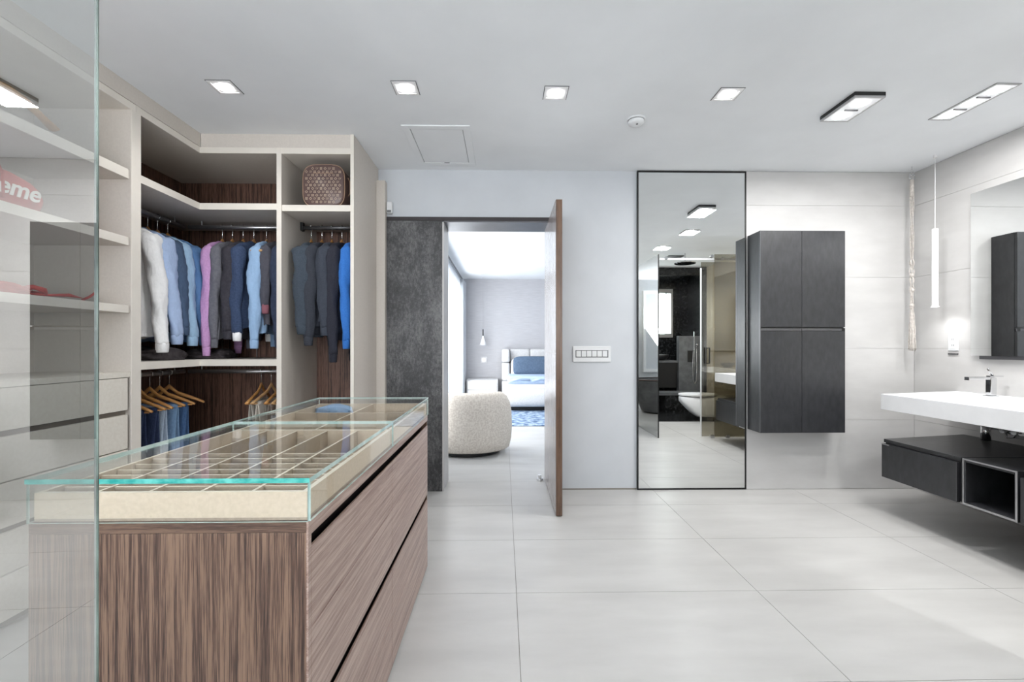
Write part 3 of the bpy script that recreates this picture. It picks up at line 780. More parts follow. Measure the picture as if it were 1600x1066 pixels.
for y0, y1 in ((IY0 + .0160, YS - .001), (YS + .001, IY1 - .001)):
    for z0, z1 in ((0.598, 0.772), (0.402, 0.596), (0.194, 0.374), (0.012, 0.192)):
        B(IX1 - .006, IX1, y0, y1, z0, z1).build('drawer_front', M['ebony_side_sheen'], isl, bev=.0008)
# trays
zt0, zt1 = 0.8305, 0.891
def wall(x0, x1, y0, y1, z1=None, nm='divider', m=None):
    o = B(x0, x1, y0, y1, zt0 + .006, z1 or zt1); o.m[1] = 1      # top face takes the paler leather, overhead light put into its colour
    o.build(nm, [m or M['leather_in'], M['leather_lit_top']], isl)
TX0, TX1 = IX0 + .006, IX1 - .0055
for ti, (ya, yb) in enumerate(((IY0 + .006, YS - .003), (YS + .003, IY1 - .006))):
    B(TX0, TX1, ya, yb, zt0, zt0 + .006).build('tray_floor', M['leather_floor'], isl)
    L_ = M['leather']
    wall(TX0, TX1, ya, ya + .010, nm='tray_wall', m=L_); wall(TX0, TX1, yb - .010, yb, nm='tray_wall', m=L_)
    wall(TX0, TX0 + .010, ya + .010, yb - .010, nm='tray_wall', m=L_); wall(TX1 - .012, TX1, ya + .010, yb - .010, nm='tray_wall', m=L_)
# near tray: five lanes
ya, yb = IY0 + .016, YS - .013
lane = (TX1 - .012 - TX0 - .009) / 5
for k in range(1, 5):
    x = TX0 + .009 + lane * k
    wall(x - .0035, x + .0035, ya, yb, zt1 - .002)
for k in range(5):
    x0 = TX0 + .009 + lane * k + .003; x1 = x0 + lane - .006
    x0 += .0005; x1 -= .0005
    for y in (1.030, 1.076, 1.121, 1.168, 1.223, 1.281, 1.339):
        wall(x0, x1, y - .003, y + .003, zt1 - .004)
# far tray: two columns of wide boxes
xm = (TX0 + TX1) / 2
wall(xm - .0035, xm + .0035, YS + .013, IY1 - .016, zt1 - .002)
for y in (1.925, 2.15):
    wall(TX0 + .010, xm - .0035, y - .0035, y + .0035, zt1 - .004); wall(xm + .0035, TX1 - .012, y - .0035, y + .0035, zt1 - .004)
# glass case
gt = .010
def glassbox(x0, x1, y0, y1, z0, z1, m_edge, big, nm):
    """a pane: the two broad faces are glass, the narrow ones the green edge"""
    o = B(x0, x1, y0, y1, z0, z1)
    for k, f in enumerate(o.f):
        axis = (2, 2, 1, 1, 0, 0)[k]
        o.m[k] = 0 if axis == big else (1 if k == 2 or big != 2 else 2)
    return o.build(nm, [M['glass'], m_edge, M['edge2']], isl)
glassbox(IX0 - .004, IX1 + .004, IY0 - .004, YS - .001, .9125, .9225, M['edge'], 2, 'glass_top')
glassbox(IX0 - .004, IX1 + .004, YS + .001, IY1 + .004, .9175, .9225, M['edge2'], 2, 'glass_top')
glassbox(IX0, IX1, IY0 - .004, IY0 + .001, .8300, .912, M['edge2'], 1, 'glass_side')
glassbox(IX0, IX1, IY1 - .001, IY1 + .004, .8300, .912, M['edge2'], 1, 'glass_side')
for x in (IX0 - .004, IX1 - .001):
    for y0, y1 in ((IY0 + .0015, YS - .001), (YS + .001, IY1 - .0015)):
        glassbox(x, x + .005, y0, y1, .8300, .912, M['edge2'], 0, 'glass_side')
o = lumpy('folded_cloth', (-0.890, 2.405, .8372), (.185, .085, .046), m=F_['light'], seed=5, amp=.003, taper=.1)
tag(o, 'light blue folded cloth in the far left tray of the glass-topped island', 'cloth')

# ------------------------------------------------------------------ glass partition close to the camera
a = 0.0257
pt = thing('glass_partition', (-0.31, -0.6, 0), 'tall coated glass partition with green edge on the left foreground', 'glass partition')
pl = MB()
def P_(y, off): return (-0.3045 - (y - 0.347) * a - off, y)
for (y0, y1, nm, mats) in ((-1.4, 0.3465, 'glass_pane', M['partglass']), (0.3465, 0.3475, 'glass_edge', M['edge3'])):
    if nm == 'glass_pane':
        p = [P_(y0, 0), P_(y1, 0)]
        MB().add([(p[0][0], p[0][1], .002), (p[1][0], p[1][1], .002), (p[1][0], p[1][1], CH - .002), (p[0][0], p[0][1], CH - .002)], [(0, 1, 2, 3)]).build(nm, mats, pt)
    else:
        q = [P_(y0, .0022), P_(y0, -.0006), P_(y1, -.0006), P_(y1, .0022)]
        MB().prism([(x, y) for x, y in q][::1], .002, CH - .002).build(nm, mats, pt)

# ------------------------------------------------------------------ tall wall mirror
mr = thing('wall_mirror', (1.572, YW - .01, 0), 'floor to ceiling mirror in a thin black frame on the back wall', 'mirror')
mx0, mx1 = 1.112, 2.029
f = MB(); t = .011
f.box(mx0, mx0 + t, YW - .022, YW - .001, 0.002, CH - .003); f.box(mx1 - t, mx1, YW - .022, YW - .001, 0.002, CH - .003)
f.box(mx0 + t, mx1 - t, YW - .022, YW - .001, 0.002, .014); f.box(mx0 + t, mx1 - t, YW - .022, YW - .001, CH - .016, CH - .003)
f.build('mirror_frame', M['black'], mr)
B(mx0 + t, mx1 - t, YW - .018, YW - .002, 0.014, CH - .016).build('mirror_glass', M['mirror'], mr)

# ------------------------------------------------------------------ black wall cabinet
cb = thing('wall_cabinet', (2.38, 3.68, .508), 'tall black four-door cabinet mounted on the wall beside the mirror', 'cabinet')
cx0, cx1, cyf, cyb = 2.040, 2.726, 3.58, YW - .017
B(cx0, cx1, cyf + .020, cyb, .508, 2.120).build('cabinet_body', M['cab'], cb, bev=.001)
for x0, x1 in ((cx0 + .003, 2.3725), (2.3755, cx1 - .003)):
    B(x0, x1, cyf, cyf + .019, 1.352, 2.119).build('cabinet_door', M['cab'], cb, bev=.001)
    cd_ = B(x0, x1, cyf, cyf + .019, .509, 1.318).build('cabinet_door', M['cab'], cb, bev=.001)
    B(x0, x1, cyf + .002, cyf + .012, 1.322, 1.340).build('handle_profile', M['alu_dark'], cd_, bev=.001)
B(cx0 - .001, cx0 + .003, cyf, cyf + .02, .508, 2.12).build('edge_strip', M['alu_dark'], cb)
B(cx1 - .03, cx1 - .003, cyf + .001, cyf + .0015, 1.318, 1.344).build('handle_end', M['black'], cb)

# ------------------------------------------------------------------ switches, sensor, outlet
sw = thing('switch_plate', (.735, YW, 1.135), 'white six-rocker light switch plate between the door and the mirror', 'switch')
B(.577, .894, YW - .010, YW - .0005, 1.068, 1.200).build('plate', M['plastic'], sw, bev=.003)
for k in range(6):
    x = .605 + k * .044
    B(x, x + .038, YW - .014, YW - .010, 1.112, 1.160).build('rocker', M['plastic'], sw, bev=.001)
B(.598, .873, YW - .0107, YW - .0100, 1.105, 1.167).build('rocker_surround', M['plastic2'], sw)
sn = thing('motion_sensor', (-.94, YW, 2.33), 'small white motion sensor on the wall above the dark slate panel', 'sensor')
B(-.962, -.915, YW - .045, YW - .001, 2.290, 2.385).build('housing', M['plastic'], sn, bev=.008)
B(-.955, -.922, YW - .047, YW - .045, 2.295, 2.315).build('lens', M['plastic2'], sn)
ot = thing('power_outlet', (XR, 3.44, 1.22), 'white double socket outlet on the right wall above the washbasin', 'outlet')
B(XR - .007, XR, 3.395, 3.475, 1.165, 1.285).build('plate', M['plastic'], ot, bev=.002)
B(XR - .009, XR - .007, 3.415, 3.455, 1.18, 1.27).build('socket_face', M['plastic'], ot)
for z in (1.20, 1.245):
    B(XR - .0095, XR - .009, 3.427, 3.431, z, z + .014).build('slot', M['plastic2'], ot); B(XR - .0095, XR - .009, 3.439, 3.443, z, z + .014).build('slot', M['plastic2'], ot)
B(XR - .008, XR, 3.40, 3.475, 1.134, 1.145).build('lower_slot', M['alu_dark'], ot)

# ------------------------------------------------------------------ ceiling items
def spot_fix(x, y, label, pw=8):
    r = thing('downlight', (x, y, CH), label, 'ceiling light', 'square recessed downlights')
    s = .066
    B(x - s - .004, x + s + .004, y - s - .004, y + s + .004, CH - .0025, CH - .0004).build('shadow_line', M['alu_dark'], r)
    b = MB(); b.box(x - s, x + s, y - s, y - s + .014, CH - .005, CH - .0005); b.box(x - s, x + s, y + s - .014, y + s, CH - .005, CH - .0005)
    b.box(x - s, x - s + .014, y - s + .014, y + s - .014, CH - .005, CH - .0005); b.box(x + s - .014, x + s, y - s + .014, y + s - .014, CH - .005, CH - .0005)
    b.build('trim_ring', M['lamp_white'], r)
    B(x - s + .014, x + s - .014, y - s + .014, y + s - .014, CH - .003, CH - .0005).build('diffuser', M['lamp_white'], r)
    MB().cyl((x, y, CH - .0085), (x, y, CH - .003), .036, 20).build('bulb', M['lamp'], r)
    light('downlight_beam', 'SPOT', (x, y, CH - .02), pw, (0, 0, 0), spot=2.6, blend=1.0, col=(1, .99, .98), rad=.04)
for x, y, l in ((-1.575, 2.60, 'square downlight over the island end beside the corner wardrobe'), (-.555, 2.59, 'square downlight in front of the ceiling hatch'),
                (.30, 2.625, 'square downlight between the hatch and the smoke detector'), (1.30, 2.62, 'square downlight right of the smoke detector')):
    spot_fix(x, y, l, 24 if x < -1 else 12 if x < 0 else 6)
def rect_fix(x0, x1, y0, y1, n, label, drop=.004, dark=False):
    cx_, cy_ = (x0 + x1) / 2, (y0 + y1) / 2
    r = thing('multi_downlight', (cx_, cy_, CH), label, 'ceiling light')
    z1 = CH - .0005; z0 = CH - .006
    if dark:
        B(x0, x1, y0, y1, CH - .022, z1).build('recess_frame', M['black'], r)
        z1 = CH - .022; z0 = z1 - .010
    t = .012
    b = MB(); b.box(x0, x1, y0, y0 + t, z0, z1); b.box(x0, x1, y1 - t, y1, z0, z1); b.box(x0, x0 + t, y0 + t, y1 - t, z0, z1); b.box(x1 - t, x1, y0 + t, y1 - t, z0, z1)
    b.build('trim_ring', M['alu'], r)
    B(x0 + t, x1 - t, y0 + t, y1 - t, z0 + .002, z1).build('diffuser', M['lamp_soft'], r)
    for k in range(n):
        y = y0 + (y1 - y0) * (k + .5) / n
        MB().cyl((cx_, y, z0 - .002), (cx_, y, z0 + .002), .036, 20).build('bulb', M['lamp'], r)
    for k in range(1, n):
        y = y0 + (y1 - y0) * k / n
        B(cx_ - .04, cx_ + .04, y - .004, y + .004, z0 - .004, z0 + .002).build('clip', M['alu_dark'], r)
    light('downlight_beam', 'AREA', (cx_, cy_, z0 - .02), 17, (0, 0, 0), (x1 - x0, y1 - y0), (1, .99, .98))
rect_fix(2.02, 2.20, 2.58, 2.87, 2, 'twin ceiling light dropped from a black recess, left of the triple one', dark=True)
rect_fix(2.74, 2.885, 2.48, 2.89, 3, 'long triple ceiling light nearest the right wall')
rect_fix(2.28, 2.46, 1.68, 1.88, 2, 'twin ceiling light seen in the mirror nearest the glass doors')
rect_fix(2.24, 2.44, .76, .94, 2, 'twin ceiling light seen in the mirror above the shower')
# smoke detector
sd = thing('smoke_detector', (.854, 2.92, CH), 'round white smoke detector on the ceiling', 'smoke detector')
MB().lathe([(.058, 0), (.058, -.010)], (.854, 2.92, CH - .0005), 28).build('base', M['plastic'], sd)
MB().lathe([(.050, -.010), (.052, -.020), (.044, -.034), (.024, -.040), (.004, -.041)], (.854, 2.92, CH - .0005), 28).build('cover', M['plastic'], sd, smooth=True)
MB().lathe([(.051, -.0105), (.051, -.0135)], (.854, 2.92, CH), 28).build('vent_gap', M['plastic2'], sd)
MB().cyl((.854, 2.90, CH - .044), (.854, 2.90, CH - .038), .007, 12).build('test_button', M['plastic2'], sd)
# hatch
hx0, hx1, hy0, hy1 = -.680, -.225, 3.02, 3.68
ht = thing('access_hatch', (-.45, 3.35, CH), 'white rectangular access hatch in the ceiling', 'hatch')
b = MB(); t = .05
b.box(hx0, hx1, hy0, hy0 + t, CH - .008, CH - .0005); b.box(hx0, hx1, hy1 - t, hy1, CH - .008, CH - .0005)
b.box(hx0, hx0 + t, hy0 + t, hy1 - t, CH - .008, CH - .0005); b.box(hx1 - t, hx1, hy0 + t, hy1 - t, CH - .008, CH - .0005)
b.build('hatch_frame', M['ceiling'], ht, bev=.002)
B(hx0 + t + .004, hx1 - t - .004, hy0 + t + .004, hy1 - t - .004, CH - .006, CH - .0005).build('hatch_panel', M['ceiling'], ht, bev=.001)
b = MB(); b.box(hx0 + t, hx1 - t, hy0 + t, hy1 - t, CH - .0012, CH - .0006); b.build('shadow_gap', M['plastic2'], ht)
B(-.47, -.43, 3.622, 3.628, CH - .010, CH - .006).build('latch', M['plastic2'], ht)

# ------------------------------------------------------------------ pendant lamp
px, py = 3.309, 3.431
pn = thing('pendant_lamp', (px, py, CH), 'slim white tube pendant lamp hanging beside the corner', 'lamp')
MB().cyl((px, py, CH - .02), (px, py, CH - .001), .012, 14).build('ceiling_cap', M['lamp_white'], pn)
MB().cyl((px, py, 2.10), (px, py, CH - .02), .0022, 6).build('cord', M['lamp_white'], pn)
MB().cyl((px, py, 1.512), (px, py, 2.10), .0205, 20).build('lamp_tube', M['lamp_white'], pn, smooth=False, bev=.002)
MB().lathe([(.0205, .012), (.026, .0), (.0245, 0.0), (.018, .008)], (px, py, 1.500), 20, cap=False).build('lamp_rim', M['lamp_white'], pn)
MB().cyl((px, py, 1.503), (px, py, 1.507), .017, 16).build('bulb', M['lamp'], pn)
light('pendant_beam', 'SPOT', (px, py, 1.497), 2.6, (0, 0, 0), spot=2.5, blend=.7, rad=.015)
# a second matching pendant outside the frame on the other side of the basin lights the top
light('pendant_beam', 'SPOT', (px, 1.9, 1.497), 2.6, (0, 0, 0), spot=2.5, blend=.7, rad=.015)
o2 = copy_tree(pn); o2.location = (px, 1.9, CH); o2['label'] = 'slim white tube pendant lamp at the near end of the washbasin'

# ------------------------------------------------------------------ macrame hanging
hx, hy = 3.331, 3.653
mc = thing('macrame_hanging', (hx, hy, CH), 'knotted pale rope hanging from a ceiling hook in the corner', 'rope hanging')
hk = MB(); pts = [(hx, hy, CH)]
for k in range(11): pts.append((hx + .018 * math.sin(k / 10 * 5.2) * 1, hy, CH - .035 - .02 + .02 * math.cos(k / 10 * 5.2)))
hk.tube(pts, .0028, 6); hk.build('hook', M['chrome'], mc, smooth=True)
MB().tube([(hx + .024 * math.cos(t), hy + .006 * math.sin(t), CH - .085 + .024 * math.sin(t)) for t in [2 * PI * i / 20 for i in range(21)]], .003, 6).build('ring', M['chrome'], mc, smooth=True)
MB().cyl((hx, hy, 2.42), (hx, hy, 2.558), .015, 14, .013).build('wrapped_knot', M['rope'], mc, smooth=True)
rg = random.Random(5)
for s in range(8):
    a0 = 2 * PI * s / 8; pts = []
    for k in range(70):
        f = k / 69; z = 2.42 - f * (2.42 - 1.50)
        amp = .007 + .006 * abs(math.sin(f * 9.5 + 1))
        if .55 < f < .85: amp = .006 + .011 * abs(math.sin(f * 40))
        ang = a0 + f * (5.0 if s % 2 else 8.5)
        pts.append((hx + amp * math.cos(ang), hy + amp * math.sin(ang) * .8, z))
    MB().tube(pts, .0030, 5).build('rope_strand', M['rope'], mc, smooth=True)
for z in (1.78, 1.66, 1.53):
    MB().lathe([(.006, .020), (.014, .012), (.016, 0), (.013, -.012), (.006, -.020)], (hx, hy, z), 12).build('knot', M['rope'], mc, smooth=True)
for s in range(14):
    a0 = 2 * PI * s / 14; pts = []
    for k in range(14):
        f = k / 13; r_ = .006 + .022 * f ** .6 * (.6 + .4 * math.cos(s * 2.4))
        pts.append((hx + r_ * math.cos(a0), hy + r_ * .7 * math.sin(a0) + .002 * math.sin(f * 20 + s), 1.52 - f * (.365 - .02 * rg.random())))
    MB().tube(pts, .0036, 5).build('tassel_strand', M['rope'], mc, smooth=True)

# ------------------------------------------------------------------ vanity
VX, VY = 2.71, 3.222
vt = thing('washbasin_counter', (3.08, 2.4, .748), 'thick white wall-hung washbasin slab', 'washbasin')
v = MB()
VXb, VYn = XR - .0005, 1.75
# slab as four pieces round the basin, slanted far end following the wall joint
o_ = [(VX, VYn), (VXb, VYn), (VXb, 3.415), (VX, VY)]
i_ = [(VX + .10, 2.10), (VXb - .14, 2.10), (VXb - .14, 2.62), (VX + .10, 2.62)]
vs = [(x, y, z) for z in (.748, .857) for p_ in (o_, i_) for x, y in p_]
fs = []
for k in range(4):
    j = (k + 1) % 4
    fs += [(8 + k, 8 + j, 12 + j, 12 + k), (k, 4 + k, 4 + j, j), (k, j, 8 + j, 8 + k), (4 + k, 12 + k, 12 + j, 4 + j)]
v.add(vs, fs); v.build('slab', M['white'], vt, bev=.003)
B(VX + .10, VXb - .14, 2.10, 2.62, .748, .770).build('basin_floor', M['white'], vt)
B(VX + .37, VX + .41, 2.33, 2.39, .770, .773).build('drain_cover', M['chrome'], vt)
vm = thing('vanity_mirror', (XR - .02, 2.6, 1.13), 'frameless mirror cabinet on the right wall over the washbasin', 'mirror')
B(XR - .034, XR - .003, 1.85, 3.275, 1.145, 2.312).build('mirror_box', M['alu'], vm)
B(XR - .036, XR - .034, 1.85, 3.275, 1.131, 2.316).build('mirror_glass', M['mirror'], vm)
B(XR - .030, XR - .003, 1.86, 3.22, 1.106, 1.145).build('light_strip', M['alu_dark'], vm)
fc = thing('basin_faucet', (3.338, 3.03, .857), 'chrome single-lever tap on the white washbasin', 'tap')
fx, fy = 3.33, 3.05
B(fx - .028, fx + .028, fy - .028, fy + .028, .8575, .863).build('base_plate', M['chrome'], fc, bev=.001)
B(fx - .020, fx + .022, fy - .018, fy + .018, .863, .985).build('body', M['chrome'], fc, bev=.003)
B(fx - .17, fx + .010, fy - .016, fy + .016, .972, .990).build('spout', M['chrome'], fc, bev=.002)
B(fx - .172, fx - .165, fy - .014, fy + .014, .968, .972).build('aerator', M['black'], fc)
MB().prism([(fx - .02, fy - .014), (fx + .075, fy - .014), (fx + .075, fy + .014), (fx - .02, fy + .014)], .990, .998).build('lever', M['chrome'], fc, bev=.002)
MB().tube([(fx + .01, fy, .996), (fx - .025, fy, 1.045)], [.012, .006], 10, ry=.5).build('lever_tip', M['chrome'], fc, smooth=True)
B(fx - .0215, fx - .020, fy - .014, fy + .014, .885, .935).build('front_inset', M['black'], fc)

dw = thing('floating_cabinet', (3.05, 2.94, .266), 'black wall-hung drawer unit left of the open shelf box', 'cabinet')
B(VX + .022, XR - .001, 2.665, 3.205, .270, .512).build('carcass', M['cab'], dw, bev=.001)
MB().prism([(VX + .014, 2.662), (XR - .001, 2.662), (XR - .001, 3.36), (VX + .014, 3.212)], .513, .536).build('top_board', M['cabtop'], dw, bev=.001)
df_ = B(VX, VX + .020, 2.672, 3.214, .266, .505).build('drawer_front', M['cab'], dw, bev=.001)
B(VX - .002, VX + .0, 2.672, 2.676, .266, .505).build('edge_strip', M['alu_dark'], df_)
B(VX - .004, VX, 3.15, 3.205, .498, .505).build('grip', M['alu'], df_)
ob = thing('vanity_shelf_box', (3.05, 2.5, .255), 'black open shelf box with aluminium edges under the basin', 'shelf')
y0, y1 = 2.352, 2.640
B(VX + .004, XR - .001, y0, y1, .518, .538).build('top_board', M['cabtop'], ob)
B(VX + .004, XR - .001, y0, y1, .268, .282).build('bottom_board', M['cab'], ob)
B(VX + .004, XR - .001, y1 - .016, y1, .282, .518).build('side_board', M['cab'], ob)
B(VX + .004, XR - .001, y0, y0 + .016, .282, .518).build('side_board', M['cab'], ob)
B(XR - .016, XR - .001, y0 + .016, y1 - .016, .282, .518).build('back_board', M['cab'], ob)
b = MB(); b.box(VX, VX + .004, y0, y1, .530, .538); b.box(VX, VX + .004, y0, y1, .268, .278); b.box(VX, VX + .004, y1 - .008, y1, .278, .530); b.box(VX, VX + .004, y0, y0 + .010, .278, .530)
b.build('edge_trim', M['alu'], ob)
MB().tube([(3.43, 2.60, .42), (3.32, 2.60, .42), (3.30, 2.60, .415)], .006, 8).build('pipe_stub', M['chrome'], ob, smooth=True)
db = thing('floating_cabinet', (3.05, 2.05, .266), 'black wall-hung drawer unit right of the open shelf box at the frame edge', 'cabinet')
B(VX + .022, XR - .001, 1.78, 2.335, .270, .538).build('carcass', M['cab'], db, bev=.001)
B(VX, VX + .020, 1.78, 2.338, .266, .510).build('drawer_front', M['cab'], db, bev=.001)
tr = thing('basin_trap', (3.40, 3.14, .54), 'chrome bottle trap and shut-off valves on the wall under the basin', 'plumbing')
MB().cyl((3.38, 3.13, .555), (3.38, 3.13, .748), .017, 16).build('drain_pipe', M['chrome'], tr, smooth=True)
MB().cyl((3.38, 3.13, .540), (3.38, 3.13, .66), .027, 18).build('trap_body', M['chrome'], tr, smooth=True)
MB().tube([(3.38, 3.13, .625), (3.42, 3.13, .625), (XR - .001, 3.13, .625)], .014, 12).build('outlet_pipe', M['chrome'], tr, smooth=True)
for y in (3.04, 2.97, 2.90):
    MB().cyl((XR - .01, y, .625), (XR - .0, y, .625), .027, 16).build('wall_flange', M['chrome'], tr)
    MB().cyl((XR - .06, y, .625), (XR - .01, y, .625), .011, 12).build('valve_body', M['chrome'], tr, smooth=True)
    MB().cyl((XR - .068, y - .003, .625), (XR - .055, y - .003, .625), .019, 8).build('valve_knob', M['chrome'], tr)
MB().tube([(3.42, 3.04, .625), (3.41, 3.02, .58), (3.41, 2.98, .59), (3.41, 2.95, .64), (3.40, 2.92, .70), (3.38, 2.92, .748)], .006, 8).build('flexible_hose', M['chrome'], tr, smooth=True)

# ------------------------------------------------------------------ bedroom
acx, acy = -.40, 5.25
ac = thing('barrel_armchair', (acx, acy, 0), 'cream boucle barrel armchair seen from behind through the doorway', 'armchair')
N = 46
def shell():
    rings = []
    prof = [(.385, .045), (.405, .06), (.425, .16), (.432, .32), (.425, .50), (.41, .60), (.385, .665), (.35, .695), (.31, .69), (.285, .66), (.275, .58), (.27, .40)]
    for k in range(N + 1):
        a = math.radians(152 + (388 - 152 + 0) * k / N)   # opening towards the far side
        e = 1 if 3 < k < N - 3 else (.93 + .023 * min(k, N - k))
        low = 1 - .22 * max(0, (abs(k / N - .5) - .25) / .25) ** 1.5
        rings.append([(acx + r * math.cos(a) * 1.15, acy + r * math.sin(a) * 1.0, .03 + (z - .03) * (low if z > .3 else 1)) for r, z in prof])
    return MB().loft(rings, cap=True)
shell().build('shell', M['boucle'], ac, smooth=True)
MB().lathe([(.265, .12), (.285, .14), (.29, .36), (.27, .41), (.2, .425), (.02, .43)], (acx, acy + .02, 0), 32).build('seat_cushion', M['boucle2'], ac, smooth=True)
MB().lathe([(.35, .0), (.355, .005), (.355, .05)], (acx, acy, 0), 40).build('base', M['black'], ac)
MB().tube([(acx + .495 * math.cos(a_), acy + .425 * math.sin(a_), z) for a_, z in ((.45, .06), (.40, .3), (.38, .5))], .008, 6).build('seam', M['boucle2'], ac, smooth=True)

bed = thing('bed', (1.0, 9.0, 0), 'pale grey upholstered bed with channelled headboard in the bedroom', 'bed')
def soft(x0, x1, y0, y1, z0, z1, nm, m, par, r=.06, seg=4):
    return B(x0, x1, y0, y1, z0, z1).build(nm, m, par, smooth=True, bev=r, bseg=seg)
soft(.02, 1.95, 8.20, 9.70, .09, .42, 'bed_base', M['bedfab'], bed, .11)
soft(.12, 1.85, 8.35, 9.68, .40, .54, 'mattress', M['white'], bed, .05)
b = MB().box(.1, 1.9, 8.4, 9.6, 0, .1).build('plinth', M['black'], bed)
for i, (x0, x1) in enumerate(((-.04, .13), (.13, .56), (.56, .99), (.99, 1.42), (1.42, 1.85), (1.85, 2.02))):
    for z0, z1 in ((.12, .48), (.48, .86), (.86, 1.14)):
        yb_ = 9.45 if i in (0, 5) else 9.66
        soft(x0 + .003, x1 - .003, yb_, 9.88, z0 + .003, z1 - .003, 'headboard_cushion', M['bedfab'], bed, .04, 3)
dv = thing('duvet', (.9, 8.9, .5), 'pale blue duvet spread on the bed', 'bedding')
soft(.07, 1.9, 8.30, 9.30, .50, .64, 'duvet_cover', M['bedblue'], dv, .06)
b = MB()
for k in range(5):
    x = .12 + k * .4
    b.tube([(x, 8.305, .56), (x + .16, 8.296, .60), (x + .36, 8.305, .575)], .022, 8)
b.build('duvet_fold', M['bedblue'], dv, smooth=True)
dv.location = (0.9, 8.9, .5)
def pillow(nm, c, sx, sy, sz, m, label, tilt=0):
    rings = []
    for k in range(9):
        f = -1 + 2 * k / 8; z = f * sz / 2; s_ = (1 - abs(f) ** 2.6) ** .5 * .28 + .72 if abs(f) < 1 else .70
        rings.append([(sx / 2 * s_ * (abs(math.cos(a)) ** .34) * (1 if math.cos(a) > 0 else -1), sy / 2 * s_ * (abs(math.sin(a)) ** .34) * (1 if math.sin(a) > 0 else -1), z) for a in [2 * PI * i / 32 for i in range(32)]])
    o = MB().loft(rings).build(nm, m, None, smooth=True)
    o.location = c; o.rotation_euler = (tilt, 0, 0)
    return tag(o, label, 'pillow')
pillow('pillow', (.62, 9.22, .80), .86, .40, .15, M['pillowblue'], 'slate blue pillow leaning on the bed, left half', 1.15)
pillow('pillow', (1.44, 9.24, .80), .70, .40, .15, M['pillowblue'], 'slate blue pillow leaning on the bed, hidden right half', 1.15)
pillow('pillow', (.52, 9.50, .74), .74, .42, .15, M['white'], 'white pillow behind the slate blue pillow', 1.25)
rug = MB(); n = 10
ro = B(.09, 3.0, 6.80, 9.1, .001, .014).build('rug', M['rug'], bev=.004)
tag(ro, 'blue mottled rug lying under and before the bed', 'rug')
ns = thing('nightstand', (-.45, 9.7, 0), 'white nightstand beside the bed under the cone lamp', 'nightstand')
B(-.77, -.12, 9.46, 9.90, .06, .50).build('carcass', M['bedfab'], ns, bev=.006)
B(-.745, -.145, 9.44, 9.46, .30, .47).build('drawer_front', M['white'], ns, bev=.004)
B(-.745, -.145, 9.44, 9.46, .09, .285).build('drawer_front', M['white'], ns, bev=.004)
B(-.74, -.15, 9.5, 9.88, 0, .06).build('plinth', M['black'], ns)
bl = thing('bedside_pendant', (-.44, 9.70, CH), 'small cone pendant lamp hanging over the nightstand', 'lamp')
MB().cyl((-.44, 9.7, 1.55), (-.44, 9.7, CH), .0025, 6).build('cord', M['alu'], bl)
MB().cyl((-.44, 9.7, 1.42), (-.44, 9.7, 1.56), .013, 12).build('lamp_neck', M['black'], bl)
MB().lathe([(.014, .20), (.03, .13), (.078, .0), (.070, 0.002)], (-.44, 9.7, 1.22), 20).build('lamp_shade', M['white'], bl, smooth=True)
bs_ = thing('switch_plate', (-.43, 9.92, .9), 'square grey switch plate on the bedroom wall over the nightstand', 'switch')
B(-.50, -.36, 9.908, 9.9195, .83, .97).build('plate', M['bedfab'], bs_, bev=.002)
B(-.475, -.385, 9.904, 9.908, .855, .945).build('rocker', M['alu'], bs_, bev=.001)
# wall covering joints
for z in (.52, 1.12, 1.72, 2.3):
    struct(B(-.9, 4.0, 9.917, 9.9215, z, z + .004).build('trim_3', M['wallgrout']))
# curtain: pleated sheet with depth
def curtain(y0, y1, x, m, label, amp=.035, lam=.11):
    n = int((y1 - y0) / lam * 8); top = []; rings = []
    front = [(x + amp * math.sin((y0 + (y1 - y0) * k / n) * 2 * PI / lam), y0 + (y1 - y0) * k / n) for k in range(n + 1)]
    ring = front + [(p + .006, q) for p, q in reversed(front)]
    b = MB()
    b.loft([[(p, q, z) for p, q in ring] for z in (.01, 1.3, 2.54)])
    r = thing('curtain', (x, (y0 + y1) / 2, 2.54), label, 'curtain')
    b.build('curtain_fabric', m, r, smooth=True)
    return r
cr_ = curtain(9.05, 9.75, -.84, M['curtain'], 'grey curtain drawn back at the far end of the bedroom window')
cw_ = curtain(4.7, 9.0, -.885, M['curtain_white'], 'white sheer curtain drawn along the whole bedroom window', amp=.018, lam=.16)
rl = MB().tube([(-.84, 4.7, 2.56), (-.84, 9.8, 2.56)], .014, 10).build('curtain_rail', M['alu_dark'], smooth=True)
tag(rl, 'dark grey curtain rail above the bedroom window', 'curtain rail')
rl2 = thing('ceiling_speaker', (.05, 8.3, CH), 'flat round ceiling speaker in the bedroom ceiling', 'speaker')
MB().lathe([(.10, 0), (.10, -.006), (.02, -.008)], (-.35, 9.2, CH - .0005), 28).build('grille', M['plastic'], rl2)
light('bedroom_downlight', 'SPOT', (1.2, 7.0, CH - .03), 60, (0, 0, 0), spot=2.7, blend=1, rad=.05)
light('bedroom_downlight', 'SPOT', (.3, 5.2, CH - .03), 40, (0, 0, 0), spot=2.7, blend=1, rad=.05)

